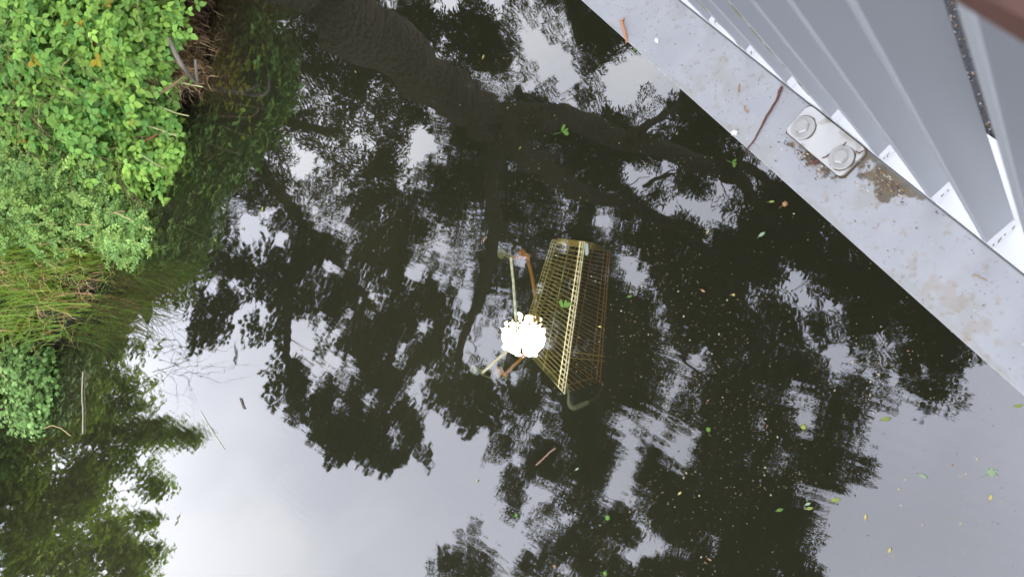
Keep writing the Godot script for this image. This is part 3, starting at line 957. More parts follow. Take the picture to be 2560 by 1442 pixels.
func build_trees(rng: RandomNumberGenerator, bark: Material, lm: Material, twigm: Material) -> void:
	gaps = [[Vector2(4.964, -9.12), Vector2(0.061, 0.167), Vector2(-0.301, -0.018), 0.93],
	[Vector2(4.682, -8.972), Vector2(0.067, 0.21), Vector2(-0.394, -0.045), 0.93],
	[Vector2(4.506, -8.757), Vector2(0.068, 0.229), Vector2(-0.228, -0.035), 0.9],
	[Vector2(4.939, -8.501), Vector2(0.046, 0.126), Vector2(-0.192, -0.036), 0.8],
	[Vector2(4.055, -9.098), Vector2(0.059, 0.173), Vector2(-0.235, -0.034), 0.85],
	[Vector2(4.094, -8.775), Vector2(0.062, 0.206), Vector2(-0.309, 0), 0.93],
	[Vector2(5.317, -8.824), Vector2(0.051, 0.249), Vector2(-0.167, -0.011), 0.5],
	[Vector2(4.348, -7.628), Vector2(-0.011, 0.387), Vector2(-0.373, 0.084), 1],
	[Vector2(4.576, -7.215), Vector2(-0.011, 0.433), Vector2(-0.367, 0.08), 1],
	[Vector2(4.847, -6.924), Vector2(-0.01, 0.352), Vector2(-0.362, 0.076), 1],
	[Vector2(3.892, -7.388), Vector2(0.003, 0.332), Vector2(-0.307, 0.061), 1],
	[Vector2(3.73, -7.754), Vector2(0, 0.188), Vector2(-0.148, 0.031), 0.9],
	[Vector2(4.177, -7.875), Vector2(0.043, 0.147), Vector2(-0.211, -0.02), 0.7],
	[Vector2(4.427, -8.205), Vector2(0.045, 0.141), Vector2(-0.167, -0.027), 0.5],
	[Vector2(3.812, -8.536), Vector2(0.059, 0.207), Vector2(-0.15, 0.003), 0.8],
	[Vector2(2.779, -9.206), Vector2(0.047, 0.131), Vector2(-0.233, 0.01), 0.9],
	[Vector2(3.463, -6.966), Vector2(0.005, 0.416), Vector2(-0.144, 0.031), 0.9],
	[Vector2(2.745, -6.958), Vector2(0.02, 0.43), Vector2(-0.189, 0.038), 0.9],
	[Vector2(3.221, -5.32), Vector2(0.003, 0.23), Vector2(-0.163, 0.032), 0.9],
	[Vector2(2.741, -7.599), Vector2(0.007, 0.187), Vector2(-0.124, 0.034), 0.6],
	[Vector2(2.601, -7.156), Vector2(0.019, 0.4), Vector2(-0.198, 0.04), 0.9],
	[Vector2(2.348, -6.723), Vector2(0.023, 0.336), Vector2(-0.322, 0.054), 1],
	[Vector2(2.162, -6.352), Vector2(0.02, 0.243), Vector2(-0.184, 0.041), 0.9],
	[Vector2(2.125, -5.775), Vector2(0.024, 0.274), Vector2(-0.281, 0.051), 0.9],
	[Vector2(2.48, -5.282), Vector2(0.014, 0.172), Vector2(-0.288, 0.049), 0.95],
	[Vector2(2.535, -4.948), Vector2(0.013, 0.169), Vector2(-0.215, 0.04), 0.95],
	[Vector2(1.964, -8.04), Vector2(0.018, 0.204), Vector2(-0.325, 0.058), 0.65],
	[Vector2(1.636, -7.13), Vector2(0.022, 0.217), Vector2(-0.159, 0.042), 0.6],
	[Vector2(1.066, -7.162), Vector2(0.04, 0.277), Vector2(-0.14, 0.018), 0.95],
	[Vector2(0.89, -6.782), Vector2(0.035, 0.246), Vector2(-0.137, 0.019), 0.9],
	[Vector2(0.566, -6.897), Vector2(0.047, 0.324), Vector2(-0.1, 0.015), 0.95],
	[Vector2(0.202, -6.356), Vector2(0.032, 0.202), Vector2(-0.21, 0.057), 0.85],
	[Vector2(-0.195, -7.007), Vector2(0.022, 0.117), Vector2(-0.185, 0.033), 0.8],
	[Vector2(0.848, -4.459), Vector2(0.045, 0.273), Vector2(-0.151, 0.023), 0.7],
	[Vector2(0.656, -4.673), Vector2(0.031, 0.219), Vector2(-0.106, 0.034), 0.5],
	[Vector2(0.935, -3.391), Vector2(0.019, 0.104), Vector2(-0.273, 0.042), 0.85],
	[Vector2(0.471, -3.088), Vector2(0.029, 0.169), Vector2(-0.231, 0.038), 0.85],
	[Vector2(1.363, -4.16), Vector2(0.031, 0.226), Vector2(-0.101, 0.014), 0.5],
	[Vector2(1.056, -2.946), Vector2(0.025, 0.178), Vector2(-0.127, 0.019), 0.4],
	[Vector2(-2.12, -6.713), Vector2(0.07, 0.267), Vector2(-0.156, 0.013), 1],
	[Vector2(-2.312, -6.41), Vector2(0.065, 0.237), Vector2(-0.255, 0.04), 1],
	[Vector2(-2.603, -6.209), Vector2(0.042, 0.149), Vector2(-0.237, 0.038), 1],
	[Vector2(-3.05, -6.394), Vector2(0.109, 0.342), Vector2(-0.17, 0.048), 1],
	[Vector2(-3.417, -6.444), Vector2(0.123, 0.373), Vector2(-0.21, 0.062), 1],
	[Vector2(-3.531, -6.095), Vector2(0.076, 0.231), Vector2(-0.164, 0.024), 0.9],
	[Vector2(-2.262, -5.249), Vector2(0.106, 0.365), Vector2(-0.242, 0.038), 1],
	[Vector2(-1.973, -5.93), Vector2(0.066, 0.245), Vector2(-0.143, 0.034), 0.95],
	[Vector2(-4.129, -5.531), Vector2(0.103, 0.266), Vector2(-0.222, 0.046), 1],
	[Vector2(-4.21, -7.209), Vector2(0.04, 0.188), Vector2(-0.146, 0.08), 1],
	[Vector2(-3.968, -7.565), Vector2(0.023, 0.09), Vector2(-0.096, 0.032), 0.9],
	[Vector2(-4.509, -7.55), Vector2(0.045, 0.219), Vector2(-0.226, 0.149), 1],
	[Vector2(-3.839, -5.775), Vector2(0.076, 0.214), Vector2(-0.107, 0.008), 0.9],
	[Vector2(-4.795, -6.695), Vector2(0.032, 0.119), Vector2(-0.059, 0.051), 0.9],
	[Vector2(-2.628, -8.346), Vector2(0.029, 0.127), Vector2(-0.23, 0.094), 0.8],
	[Vector2(-2.669, -8.07), Vector2(0.031, 0.127), Vector2(-0.178, 0.079), 0.5],
	[Vector2(-2.882, -7.455), Vector2(0.023, 0.105), Vector2(-0.139, 0.066), 0.5],
	[Vector2(-0.793, -3.539), Vector2(0.053, 0.221), Vector2(-0.182, 0.035), 1],
	[Vector2(-1.131, -3.22), Vector2(0.063, 0.238), Vector2(-0.178, 0.035), 1],
	[Vector2(-1.445, -3.916), Vector2(0.051, 0.191), Vector2(-0.157, 0.033), 1],
	[Vector2(-0.981, -4.145), Vector2(0.033, 0.135), Vector2(-0.24, 0.048), 0.7],
	[Vector2(-1.396, -3.191), Vector2(0.056, 0.203), Vector2(-0.088, 0.018), 0.9],
	[Vector2(-2.057, -3.523), Vector2(0.053, 0.173), Vector2(-0.147, 0.017), 0.95],
	[Vector2(-1.274, -5.816), Vector2(0.042, 0.174), Vector2(-0.173, 0.037), 0.85],
	[Vector2(-1.57, -5.202), Vector2(0.029, 0.112), Vector2(-0.174, 0.038), 0.8],
	[Vector2(-0.729, -5.072), Vector2(0.042, 0.193), Vector2(-0.176, 0.034), 0.4],
	[Vector2(0.093, -6.261), Vector2(0.017, 0.101), Vector2(-0.149, 0.025), 0.7],
	[Vector2(-0.24, -3.305), Vector2(0.052, 0.24), Vector2(-0.155, 0.027), 0.5],
	[Vector2(-1.596, -11.756), Vector2(0.031, 0.106), Vector2(-0.104, 0.021), 1],
	[Vector2(-1.796, -11.609), Vector2(0.031, 0.108), Vector2(-0.163, 0.035), 1],
	[Vector2(-1.461, -11.563), Vector2(0.042, 0.169), Vector2(-0.07, 0.055), 0.9],
	[Vector2(-1.283, -11.257), Vector2(0.066, 0.23), Vector2(-0.076, 0.014), 0.9],
	[Vector2(-2.108, -11.299), Vector2(0.028, 0.104), Vector2(-0.162, 0.039), 0.9],
	[Vector2(-1.968, -10.95), Vector2(0.043, 0.164), Vector2(-0.09, 0.021), 0.9],
	[Vector2(-2.145, -10.676), Vector2(0.011, 0.043), Vector2(-0.186, 0.046), 0.9],
	[Vector2(-1.688, -10.287), Vector2(0.034, 0.131), Vector2(-0.177, 0.077), 1],
	[Vector2(-1.377, -10.369), Vector2(0.023, 0.069), Vector2(-0.062, 0.013), 0.8],
	[Vector2(-1.968, -9.994), Vector2(0.046, 0.184), Vector2(-0.13, 0.067), 0.7],
	[Vector2(-2.543, -10.375), Vector2(0.027, 0.109), Vector2(-0.123, 0.072), 1],
	[Vector2(-2.76, -10.272), Vector2(0.036, 0.148), Vector2(-0.051, 0.014), 0.9],
	[Vector2(-2.494, -9.722), Vector2(0.023, 0.096), Vector2(-0.163, 0.044), 1]]
	gaps.append_array([[Vector2(-3.186, -9.764), Vector2(0.03, 0.128), Vector2(-0.128, 0.04), 1],
	[Vector2(-2.693, -10.67), Vector2(0.028, 0.116), Vector2(-0.087, 0.024), 0.6],
	[Vector2(-0.729, -9.727), Vector2(0.03, 0.118), Vector2(-0.111, 0.02), 0.95],
	[Vector2(-0.44, -9.348), Vector2(0.082, 0.308), Vector2(-0.334, 0.091), 1],
	[Vector2(-1.2, -9.328), Vector2(0.059, 0.224), Vector2(-0.325, 0.101), 1],
	[Vector2(-0.922, -8.805), Vector2(0.076, 0.279), Vector2(-0.32, 0.064), 0.9],
	[Vector2(-2.019, -9.1), Vector2(0.019, 0.076), Vector2(-0.138, 0.034), 0.8],
	[Vector2(-2.408, -8.704), Vector2(0.036, 0.153), Vector2(-0.091, 0.024), 1],
	[Vector2(-1.577, -8.532), Vector2(0.046, 0.175), Vector2(-0.236, 0.053), 0.7],
	[Vector2(-1.154, -8.472), Vector2(0.044, 0.17), Vector2(-0.315, 0.095), 0.45],
	[Vector2(0.154, -9.277), Vector2(0.047, 0.16), Vector2(-0.113, 0.016), 0.8],
	[Vector2(1.575, -12.104), Vector2(0.071, 0.181), Vector2(-0.195, 0.004), 0.8],
	[Vector2(1.719, -12.333), Vector2(0.063, 0.206), Vector2(-0.119, 0.001), 0.7],
	[Vector2(1.554, -11.89), Vector2(0.05, 0.133), Vector2(-0.226, 0.006), 0.6],
	[Vector2(0.441, -12.777), Vector2(0.037, 0.085), Vector2(-0.104, 0.007), 0.9],
	[Vector2(0.523, -13.013), Vector2(0.02, 0.091), Vector2(-0.059, 0.003), 0.9],
	[Vector2(0.207, -12.534), Vector2(0.026, 0.11), Vector2(-0.211, 0.061), 1],
	[Vector2(0.027, -12.351), Vector2(0.032, 0.127), Vector2(-0.151, 0.015), 0.7],
	[Vector2(-0.169, -12.204), Vector2(0.029, 0.079), Vector2(-0.076, 0.008), 0.7],
	[Vector2(-0.189, -12.404), Vector2(0.029, 0.118), Vector2(-0.075, 0.008), 0.6],
	[Vector2(0.757, -11.105), Vector2(0.022, 0.071), Vector2(-0.142, 0.05), 1],
	[Vector2(1.304, -11.473), Vector2(0.046, 0.134), Vector2(-0.122, 0.006), 0.8],
	[Vector2(0.496, -11.5), Vector2(0.034, 0.103), Vector2(-0.123, 0.011), 0.7],
	[Vector2(0.534, -10.273), Vector2(0.061, 0.182), Vector2(-0.237, 0.028), 0.8],
	[Vector2(0.891, -10.139), Vector2(0.042, 0.111), Vector2(-0.396, 0.042), 0.65],
	[Vector2(0.191, -9.94), Vector2(0.041, 0.12), Vector2(-0.367, 0.052), 0.9],
	[Vector2(0.798, -9.924), Vector2(0.034, 0.086), Vector2(-0.239, 0.026), 0.7],
	[Vector2(1.236, -10.487), Vector2(0.022, 0.078), Vector2(-0.094, 0.007), 0.8],
	[Vector2(-0.328, -9.773), Vector2(0.034, 0.131), Vector2(-0.142, 0.056), 0.9],
	[Vector2(-0.206, -9.91), Vector2(0.022, 0.054), Vector2(-0.159, 0.024), 0.8],
	[Vector2(-0.971, -12.99), Vector2(0.06, 0.19), Vector2(-0.118, 0.017), 0.95],
	[Vector2(-0.884, -12.727), Vector2(0.028, 0.111), Vector2(-0.074, 0.011), 0.6],
	[Vector2(-1.227, -12.195), Vector2(0.031, 0.125), Vector2(-0.263, 0.09), 0.85],
	[Vector2(-0.809, -12.342), Vector2(0.021, 0.06), Vector2(-0.075, 0.011), 0.9],
	[Vector2(-1.264, -12.405), Vector2(0.024, 0.1), Vector2(-0.104, 0.018), 0.8],
	[Vector2(-0.316, -12.429), Vector2(0.026, 0.11), Vector2(-0.09, 0.011), 0.6],
	[Vector2(-0.47, -11.895), Vector2(0.027, 0.116), Vector2(-0.105, 0.055), 0.85],
	[Vector2(-0.356, -11.508), Vector2(0.026, 0.082), Vector2(-0.092, 0.012), 0.85],
	[Vector2(-0.24, -11.135), Vector2(0.026, 0.088), Vector2(-0.062, 0.008), 0.9],
	[Vector2(-0.442, -11.107), Vector2(0.029, 0.098), Vector2(-0.039, 0.006), 0.8],
	[Vector2(0.324, -10.906), Vector2(0.018, 0.062), Vector2(-0.078, 0.009), 0.8],
	[Vector2(0.023, -11.844), Vector2(0.044, 0.13), Vector2(-0.076, 0.008), 0.5],
	[Vector2(-0.946, -11.309), Vector2(0.027, 0.092), Vector2(-0.153, 0.026), 0.5],
	[Vector2(-0.255, -13.209), Vector2(0.021, 0.046), Vector2(-0.185, 0.019), 0.5],
	[Vector2(0.967, -13.081), Vector2(0.016, 0.084), Vector2(-0.106, 0.047), 0.8],
	[Vector2(1.119, -12.733), Vector2(0.026, 0.059), Vector2(-0.104, 0.003), 0.5],
	[Vector2(4.047, -12.362), Vector2(0.028, 0.056), Vector2(-0.067, -0.009), 1],
	[Vector2(3.824, -12.234), Vector2(0.019, 0.041), Vector2(-0.054, -0.007), 0.8],
	[Vector2(2.753, -12.464), Vector2(0.03, 0.064), Vector2(-0.05, -0.003), 0.9],
	[Vector2(3.283, -11.031), Vector2(0.028, 0.082), Vector2(-0.101, -0.005), 0.9],
	[Vector2(4.124, -10.554), Vector2(0.024, 0.076), Vector2(-0.14, -0.01), 0.9],
	[Vector2(4.008, -10.376), Vector2(0.02, 0.066), Vector2(-0.085, -0.005), 0.7],
	[Vector2(3.533, -10.065), Vector2(0.031, 0.036), Vector2(-0.058, -0.002), 0.9],
	[Vector2(4.065, -10.02), Vector2(0.019, 0.069), Vector2(-0.1, -0.005), 0.6],
	[Vector2(4.885, -10.427), Vector2(0.024, 0.075), Vector2(-0.079, -0.009), 0.6],
	[Vector2(2.455, -10.764), Vector2(0.03, 0.097), Vector2(-0.038, 0), 0.8],
	[Vector2(2.901, -11.988), Vector2(0.019, 0.111), Vector2(-0.067, 0.037), 0.7],
	[Vector2(0.856, -10.781), Vector2(0.019, 0.064), Vector2(-0.094, 0.008), 0.6],
	[Vector2(-0.78, -10.732), Vector2(0.026, 0.092), Vector2(-0.232, 0.04), 0.5],
	[Vector2(-0.878, -11.076), Vector2(0.042, 0.145), Vector2(-0.092, 0.016), 0.6]])
	var inv := []
	for g in gaps:
		inv.append(Transform2D(g[1], g[2], g[0]).affine_inverse())
	var lo := Vector2(1e9, 1e9)
	var hi := -lo
	for p in canopy:
		lo = lo.min(p)
		hi = hi.max(p)
	var clump := FastNoiseLite.new()
	clump.seed = 77; clump.frequency = 0.55; clump.fractal_octaves = 3
	var fine := FastNoiseLite.new()
	fine.seed = 78; fine.frequency = 2.0; fine.fractal_octaves = 4
	# three trees share the roof of leaves: the leaning one by the bridge, one on the far bank, one downstream
	var trees := [
		thing("leaning_tree", "big rough-barked tree leaning over the river from the bank beside the bridge", "tree", Transform3D(Basis(), Vector3(2.95, 0.0, -7.2))),
		thing("bank_tree", "broad-leaved tree on the far bank behind the bramble slope", "tree", Transform3D(Basis(), Vector3(0.6, 0.0, -14.6))),
		thing("downstream_tree", "leafy tree reaching over the river from the bank downstream of the trolley", "tree", Transform3D(Basis(), Vector3(-12.6, 0.0, -17.2)))]
	var places := [[], [], []]
	var tints := [[], [], []]
	var heart := [Vector2(2.4, -6.4), Vector2(0.6, -15.0), Vector2(-10.5, -9.0)]
	var tries := 0
	var made := 0
	while made < 8800 and tries < 120000:
		tries += 1
		var p := Vector2(rng.randf_range(lo.x, hi.x), rng.randf_range(lo.y, hi.y))
		if not Geometry2D.is_point_in_polygon(p, canopy):
			continue
		var which := 0
		if p.x < 0.2 and p.y < -8.2:
			which = 1
		if p.x < -1.6 and p.y > -8.6:
			which = 2
		var s := rng.randf_range(0.7, 1.15)
		var dir: Vector2 = (p - heart[which]).normalized().rotated(rng.randfn(0.0, 0.65))
		var keep := 1.0
		for e in [-0.22, 0.0, 0.24]:
			var q2: Vector2 = p + dir * e * s
			if e > 0.0 and not Geometry2D.is_point_in_polygon(q2, canopy):
				keep *= 0.25
			for k in inv.size():
				var q: Vector2 = inv[k] * q2
				var r := q.length_squared()
				if r < 1.3:
					keep = minf(keep, 1.0 - gaps[k][3] * (1.0 - smoothstep(0.8, 1.3, r)))
		var cl := 0.6 * clump.get_noise_2dv(p) + 0.8 * fine.get_noise_2dv(p)
		keep *= 1.0 - 0.93 * smoothstep(0.0, 0.08, cl - (0.07 if which == 1 else -0.01 if which == 0 else 0.1))
		if rng.randf() > keep:
			continue
		var h := crown_height(p.x, p.y) + rng.randfn(0.0, 0.16) + 0.35 * clump.get_noise_2dv(p * 0.5)
		if h < 0.6:
			h = rng.randf_range(0.7, 2.5)
		var along := Vector3(dir.x, rng.randfn(-0.1, 0.18), dir.y).normalized()
		var up := Vector3(rng.randfn(0, 0.25), 1.0, rng.randfn(0, 0.25))
		var side := along.cross(up).normalized()
		var bs := Basis(along, side.cross(along), side).scaled_local(Vector3(s, s, s))
		var base: Vector3 = trees[which].position
		places[which].append(Transform3D(bs, Vector3(p.x, h, p.y) - base - along * 0.25 * s))
		var g := rng.randf_range(0.7, 1.2)
		tints[which].append(Color(0.055 * g, 0.085 * g, 0.022 * g) if which != 1 else Color(0.05 * g, 0.09 * g, 0.022 * g))
		made += 1
	# shoots along the limbs, below the roof of leaves
	for st in [[[[[Vector3(2.916, 0.728, -6.91), 0.399], [Vector3(2.573, 1.187, -6.832), 0.372], [Vector3(2.45, 1.721, -6.717), 0.33], [Vector3(2.321, 2.314, -6.604), 0.299], [Vector3(2.185, 2.822, -6.492), 0.282], [Vector3(2.065, 3.279, -6.374), 0.272]],
	[[Vector3(2.074, 3.134, -6.392), 0.21], [Vector3(2.306, 3.747, -6.184), 0.183], [Vector3(2.463, 4.22, -6.015), 0.171], [Vector3(2.478, 5.437, -5.683), 0.154], [Vector3(2.508, 6.4, -5.23), 0.152], [Vector3(2.502, 7.199, -4.898), 0.132], [Vector3(2.398, 7.384, -4.614), 0.116], [Vector3(2.081, 7.989, -4.436), 0.073], [Vector3(1.777, 8.821, -4.243), 0.041]],
	[[Vector3(2.066, 3.196, -6.373), 0.211], [Vector3(1.8, 4.084, -6.246), 0.189], [Vector3(1.602, 5.159, -6.093), 0.128], [Vector3(1.625, 5.827, -5.932), 0.105], [Vector3(1.608, 6.835, -5.677), 0.092], [Vector3(1.465, 7.553, -5.405), 0.064], [Vector3(1.169, 8.274, -5.067), 0.035]],
	[[Vector3(2.55, 5.474, -5.652), 0.074], [Vector3(3.011, 6.192, -5.647), 0.066], [Vector3(3.309, 6.528, -5.595), 0.057], [Vector3(3.693, 7.196, -5.591), 0.04]],
	[[Vector3(2.615, 6.996, -4.838), 0.095], [Vector3(2.672, 7.685, -4.577), 0.082], [Vector3(2.529, 8.317, -4.429), 0.081], [Vector3(2.173, 9.008, -4.167), 0.066], [Vector3(1.914, 9.776, -3.85), 0.036]],
	[[Vector3(1.972, 6.247, -5.667), 0.038], [Vector3(2.215, 6.632, -5.63), 0.032], [Vector3(2.427, 7.22, -5.596), 0.013]],
	[[Vector3(1.936, 3.668, -6.31), 0.118], [Vector3(1.459, 3.978, -6.846), 0.103], [Vector3(0.917, 4.633, -7.141), 0.104], [Vector3(0.317, 5.085, -7.493), 0.106], [Vector3(-0.435, 5.407, -7.888), 0.094], [Vector3(-1.023, 5.493, -8.136), 0.065], [Vector3(-1.775, 5.852, -8.415), 0.042], [Vector3(-2.397, 5.831, -8.882), 0.032]],
	[[Vector3(1.608, 6.835, -5.677), 0.062], [Vector3(0.59, 6.863, -5.368), 0.058], [Vector3(-0.477, 6.747, -4.776), 0.05], [Vector3(-0.892, 7.017, -4.411), 0.04], [Vector3(-1.428, 7.049, -4.056), 0.03], [Vector3(-2.163, 6.947, -4.06), 0.021]],
	[[Vector3(1.893, 8.72, -4.302), 0.041], [Vector3(1.376, 10.479, -3.649), 0.037], [Vector3(0.979, 12.418, -3.047), 0.032], [Vector3(0.378, 14.936, -2.572), 0.018]],
	[[Vector3(1.465, 7.553, -5.405), 0.051], [Vector3(0.392, 8.938, -4.583), 0.043], [Vector3(-0.561, 9.579, -3.758), 0.028], [Vector3(-0.901, 9.942, -3.382), 0.025], [Vector3(-1.124, 9.901, -2.996), 0.014]],
	[[Vector3(0.917, 4.633, -7.141), 0.067], [Vector3(0.29, 6.234, -6.894), 0.07], [Vector3(-0.98, 7.734, -6.729), 0.058], [Vector3(-2.433, 7.995, -6.564), 0.044], [Vector3(-3.464, 7.592, -6.426), 0.021]]], 0], [[[[Vector3(2.292, 3.919, -14.318), 0.165], [Vector3(1.451, 4.442, -13.522), 0.123], [Vector3(0.49, 5.08, -12.59), 0.098], [Vector3(-0.445, 5.75, -11.591), 0.081], [Vector3(-1.472, 6.359, -10.699), 0.097], [Vector3(-2.402, 5.916, -10.119), 0.061], [Vector3(-3.203, 5.632, -9.684), 0.03]],
	[[Vector3(0.49, 5.08, -12.59), 0.106], [Vector3(-0.823, 4.705, -12.172), 0.086], [Vector3(-2.015, 4.624, -11.728), 0.069], [Vector3(-2.567, 4.623, -11.415), 0.038]],
	[[Vector3(2.791, 3.705, -13.515), 0.134], [Vector3(2.389, 4.221, -12.779), 0.102], [Vector3(2.391, 5.022, -12.167), 0.072]]], 1]]:
		for li in st[0].size():
			var l: Array = st[0][li]
			for i in l.size() - 1:
				if li == 0 and i < 3:
					continue
				for k in int(16 * l[i][0].distance_to(l[i + 1][0])):
					var q: Vector3 = l[i][0].lerp(l[i + 1][0], rng.randf())
					if clump.get_noise_2d(q.x * 3.0, q.z * 3.0 + q.y) < 0.0:
						continue
					var d: Vector3 = Vector3(rng.randfn(0, 1), rng.randfn(-0.3, 0.8), rng.randfn(0, 1)).normalized() * (l[i][1] + absf(rng.randfn(0.0, 0.28)))
					places[st[1]].append(Transform3D(Basis.from_euler(Vector3(rng.randfn(0, 0.5), rng.randf() * TAU, rng.randfn(-0.2, 0.4))).scaled(Vector3.ONE * rng.randf_range(0.4, 0.7)), q + d - trees[st[1]].position))
					tints[st[1]].append(Color(0.055, 0.085, 0.022) * rng.randf_range(0.7, 1.2))
	var narrow := spray_narrow(rng, lm)
	var broad := spray_broad(rng, lm)
	for k in 3:
		scatter("crown", bough(rng, lm, k == 1), places[k], tints[k], trees[k])
	# trunks and limbs
	var sets := [[[[[Vector3(2.916, 0.728, -6.91), 0.399], [Vector3(2.573, 1.187, -6.832), 0.372], [Vector3(2.45, 1.721, -6.717), 0.33], [Vector3(2.321, 2.314, -6.604), 0.299], [Vector3(2.185, 2.822, -6.492), 0.282], [Vector3(2.065, 3.279, -6.374), 0.272]],
	[[Vector3(2.074, 3.134, -6.392), 0.21], [Vector3(2.306, 3.747, -6.184), 0.183], [Vector3(2.463, 4.22, -6.015), 0.171], [Vector3(2.478, 5.437, -5.683), 0.154], [Vector3(2.508, 6.4, -5.23), 0.152], [Vector3(2.502, 7.199, -4.898), 0.132], [Vector3(2.398, 7.384, -4.614), 0.116], [Vector3(2.081, 7.989, -4.436), 0.073], [Vector3(1.777, 8.821, -4.243), 0.041]],
	[[Vector3(2.066, 3.196, -6.373), 0.211], [Vector3(1.8, 4.084, -6.246), 0.189], [Vector3(1.602, 5.159, -6.093), 0.128], [Vector3(1.625, 5.827, -5.932), 0.105], [Vector3(1.608, 6.835, -5.677), 0.092], [Vector3(1.465, 7.553, -5.405), 0.064], [Vector3(1.169, 8.274, -5.067), 0.035]],
	[[Vector3(2.55, 5.474, -5.652), 0.074], [Vector3(3.011, 6.192, -5.647), 0.066], [Vector3(3.309, 6.528, -5.595), 0.057], [Vector3(3.693, 7.196, -5.591), 0.04]],
	[[Vector3(2.615, 6.996, -4.838), 0.095], [Vector3(2.672, 7.685, -4.577), 0.082], [Vector3(2.529, 8.317, -4.429), 0.081], [Vector3(2.173, 9.008, -4.167), 0.066], [Vector3(1.914, 9.776, -3.85), 0.036]],
	[[Vector3(1.972, 6.247, -5.667), 0.038], [Vector3(2.215, 6.632, -5.63), 0.032], [Vector3(2.427, 7.22, -5.596), 0.013]],
	[[Vector3(1.936, 3.668, -6.31), 0.118], [Vector3(1.459, 3.978, -6.846), 0.103], [Vector3(0.917, 4.633, -7.141), 0.104], [Vector3(0.317, 5.085, -7.493), 0.106], [Vector3(-0.435, 5.407, -7.888), 0.094], [Vector3(-1.023, 5.493, -8.136), 0.065], [Vector3(-1.775, 5.852, -8.415), 0.042], [Vector3(-2.397, 5.831, -8.882), 0.032]],
	[[Vector3(1.608, 6.835, -5.677), 0.062], [Vector3(0.59, 6.863, -5.368), 0.058], [Vector3(-0.477, 6.747, -4.776), 0.05], [Vector3(-0.892, 7.017, -4.411), 0.04], [Vector3(-1.428, 7.049, -4.056), 0.03], [Vector3(-2.163, 6.947, -4.06), 0.021]],
	[[Vector3(1.893, 8.72, -4.302), 0.041], [Vector3(1.376, 10.479, -3.649), 0.037], [Vector3(0.979, 12.418, -3.047), 0.032], [Vector3(0.378, 14.936, -2.572), 0.018]],
	[[Vector3(1.465, 7.553, -5.405), 0.051], [Vector3(0.392, 8.938, -4.583), 0.043], [Vector3(-0.561, 9.579, -3.758), 0.028], [Vector3(-0.901, 9.942, -3.382), 0.025], [Vector3(-1.124, 9.901, -2.996), 0.014]],
	[[Vector3(0.917, 4.633, -7.141), 0.067], [Vector3(0.29, 6.234, -6.894), 0.07], [Vector3(-0.98, 7.734, -6.729), 0.058], [Vector3(-2.433, 7.995, -6.564), 0.044], [Vector3(-3.464, 7.592, -6.426), 0.021]]], 0], [[[[Vector3(2.292, 3.919, -14.318), 0.165], [Vector3(1.451, 4.442, -13.522), 0.123], [Vector3(0.49, 5.08, -12.59), 0.098], [Vector3(-0.445, 5.75, -11.591), 0.081], [Vector3(-1.472, 6.359, -10.699), 0.097], [Vector3(-2.402, 5.916, -10.119), 0.061], [Vector3(-3.203, 5.632, -9.684), 0.03]],
	[[Vector3(0.49, 5.08, -12.59), 0.106], [Vector3(-0.823, 4.705, -12.172), 0.086], [Vector3(-2.015, 4.624, -11.728), 0.069], [Vector3(-2.567, 4.623, -11.415), 0.038]],
	[[Vector3(2.791, 3.705, -13.515), 0.134], [Vector3(2.389, 4.221, -12.779), 0.102], [Vector3(2.391, 5.022, -12.167), 0.072]]], 1]]
	for st in sets:
		var owner_: Node3D = trees[st[1]]
		var first := true
		for l in st[0]:
			var pts := []
			var rad := []
			for i in l.size() - 1:
				for k in 4:
					var p: Vector3 = l[i][0].lerp(l[i + 1][0], k / 4.0)
					var r := lerpf(l[i][1], l[i + 1][1], k / 4.0)
					var j := 0.14 * r if i + k > 0 else 0.0
					pts.append(p - owner_.position + Vector3(rng.randf_range(-j, j), rng.randf_range(-j, j), rng.randf_range(-j, j)) * 1.5)
					rad.append(r)
			pts.append(l[l.size() - 1][0] - owner_.position)
			rad.append(l[l.size() - 1][1])
			if first:
				pts.push_front(Vector3(0, -0.2, 0))
				rad.push_front(rad[0] * 1.35)
			var b := MB.new()
			b.tube(pts, rad, 12 if rad[0] > 0.15 else 7, Color.WHITE, 0.10 if rad[0] > 0.15 else 0.15, rng)
			# thin side twigs
			if not first:
				for i in range(3, pts.size(), 2):
					var d := Vector3(rng.randf_range(-1, 1), rng.randf_range(0.0, 0.8), rng.randf_range(-1, 1)).normalized()
					var q: Vector3 = pts[i]
					var tw := [q]
					for s in 4:
						q += d * rng.randf_range(0.15, 0.3)
						d = (d + Vector3(rng.randf_range(-0.5, 0.5), rng.randf_range(-0.3, 0.3), rng.randf_range(-0.5, 0.5))).normalized()
						tw.append(q)
					b.tube(tw, [minf(rad[i] * 0.5, 0.03), 0.014, 0.010, 0.007, 0.004], 4)
			part("trunk" if first else "limb", b.mesh(bark), owner_)
			first = false
	# downstream tree: trunk and two limbs, roughly under its leaves
	var dt: Node3D = trees[2]
	var dl := [[Vector3(0, -0.2, 0), Vector3(0.3, 3.4, 1.6), Vector3(0.6, 6.6, 4.2), Vector3(1.8, 8.2, 8.0), Vector3(4.4, 8.9, 10.6)], [Vector3(1.8, 8.2, 8.0), Vector3(4.0, 9.0, 8.6), Vector3(7.0, 9.1, 9.4)], [Vector3(4.4, 8.9, 10.6), Vector3(6.5, 9.1, 12.4), Vector3(8.6, 9.2, 13.8)]]
	for i in dl.size():
		var b := MB.new()
		smooth_tube(b, dl[i], [0.34, 0.27, 0.2, 0.12, 0.05] if i == 0 else [0.14, 0.1, 0.06, 0.03], 9)
		part("trunk" if i == 0 else "limb", b.mesh(bark), dt)
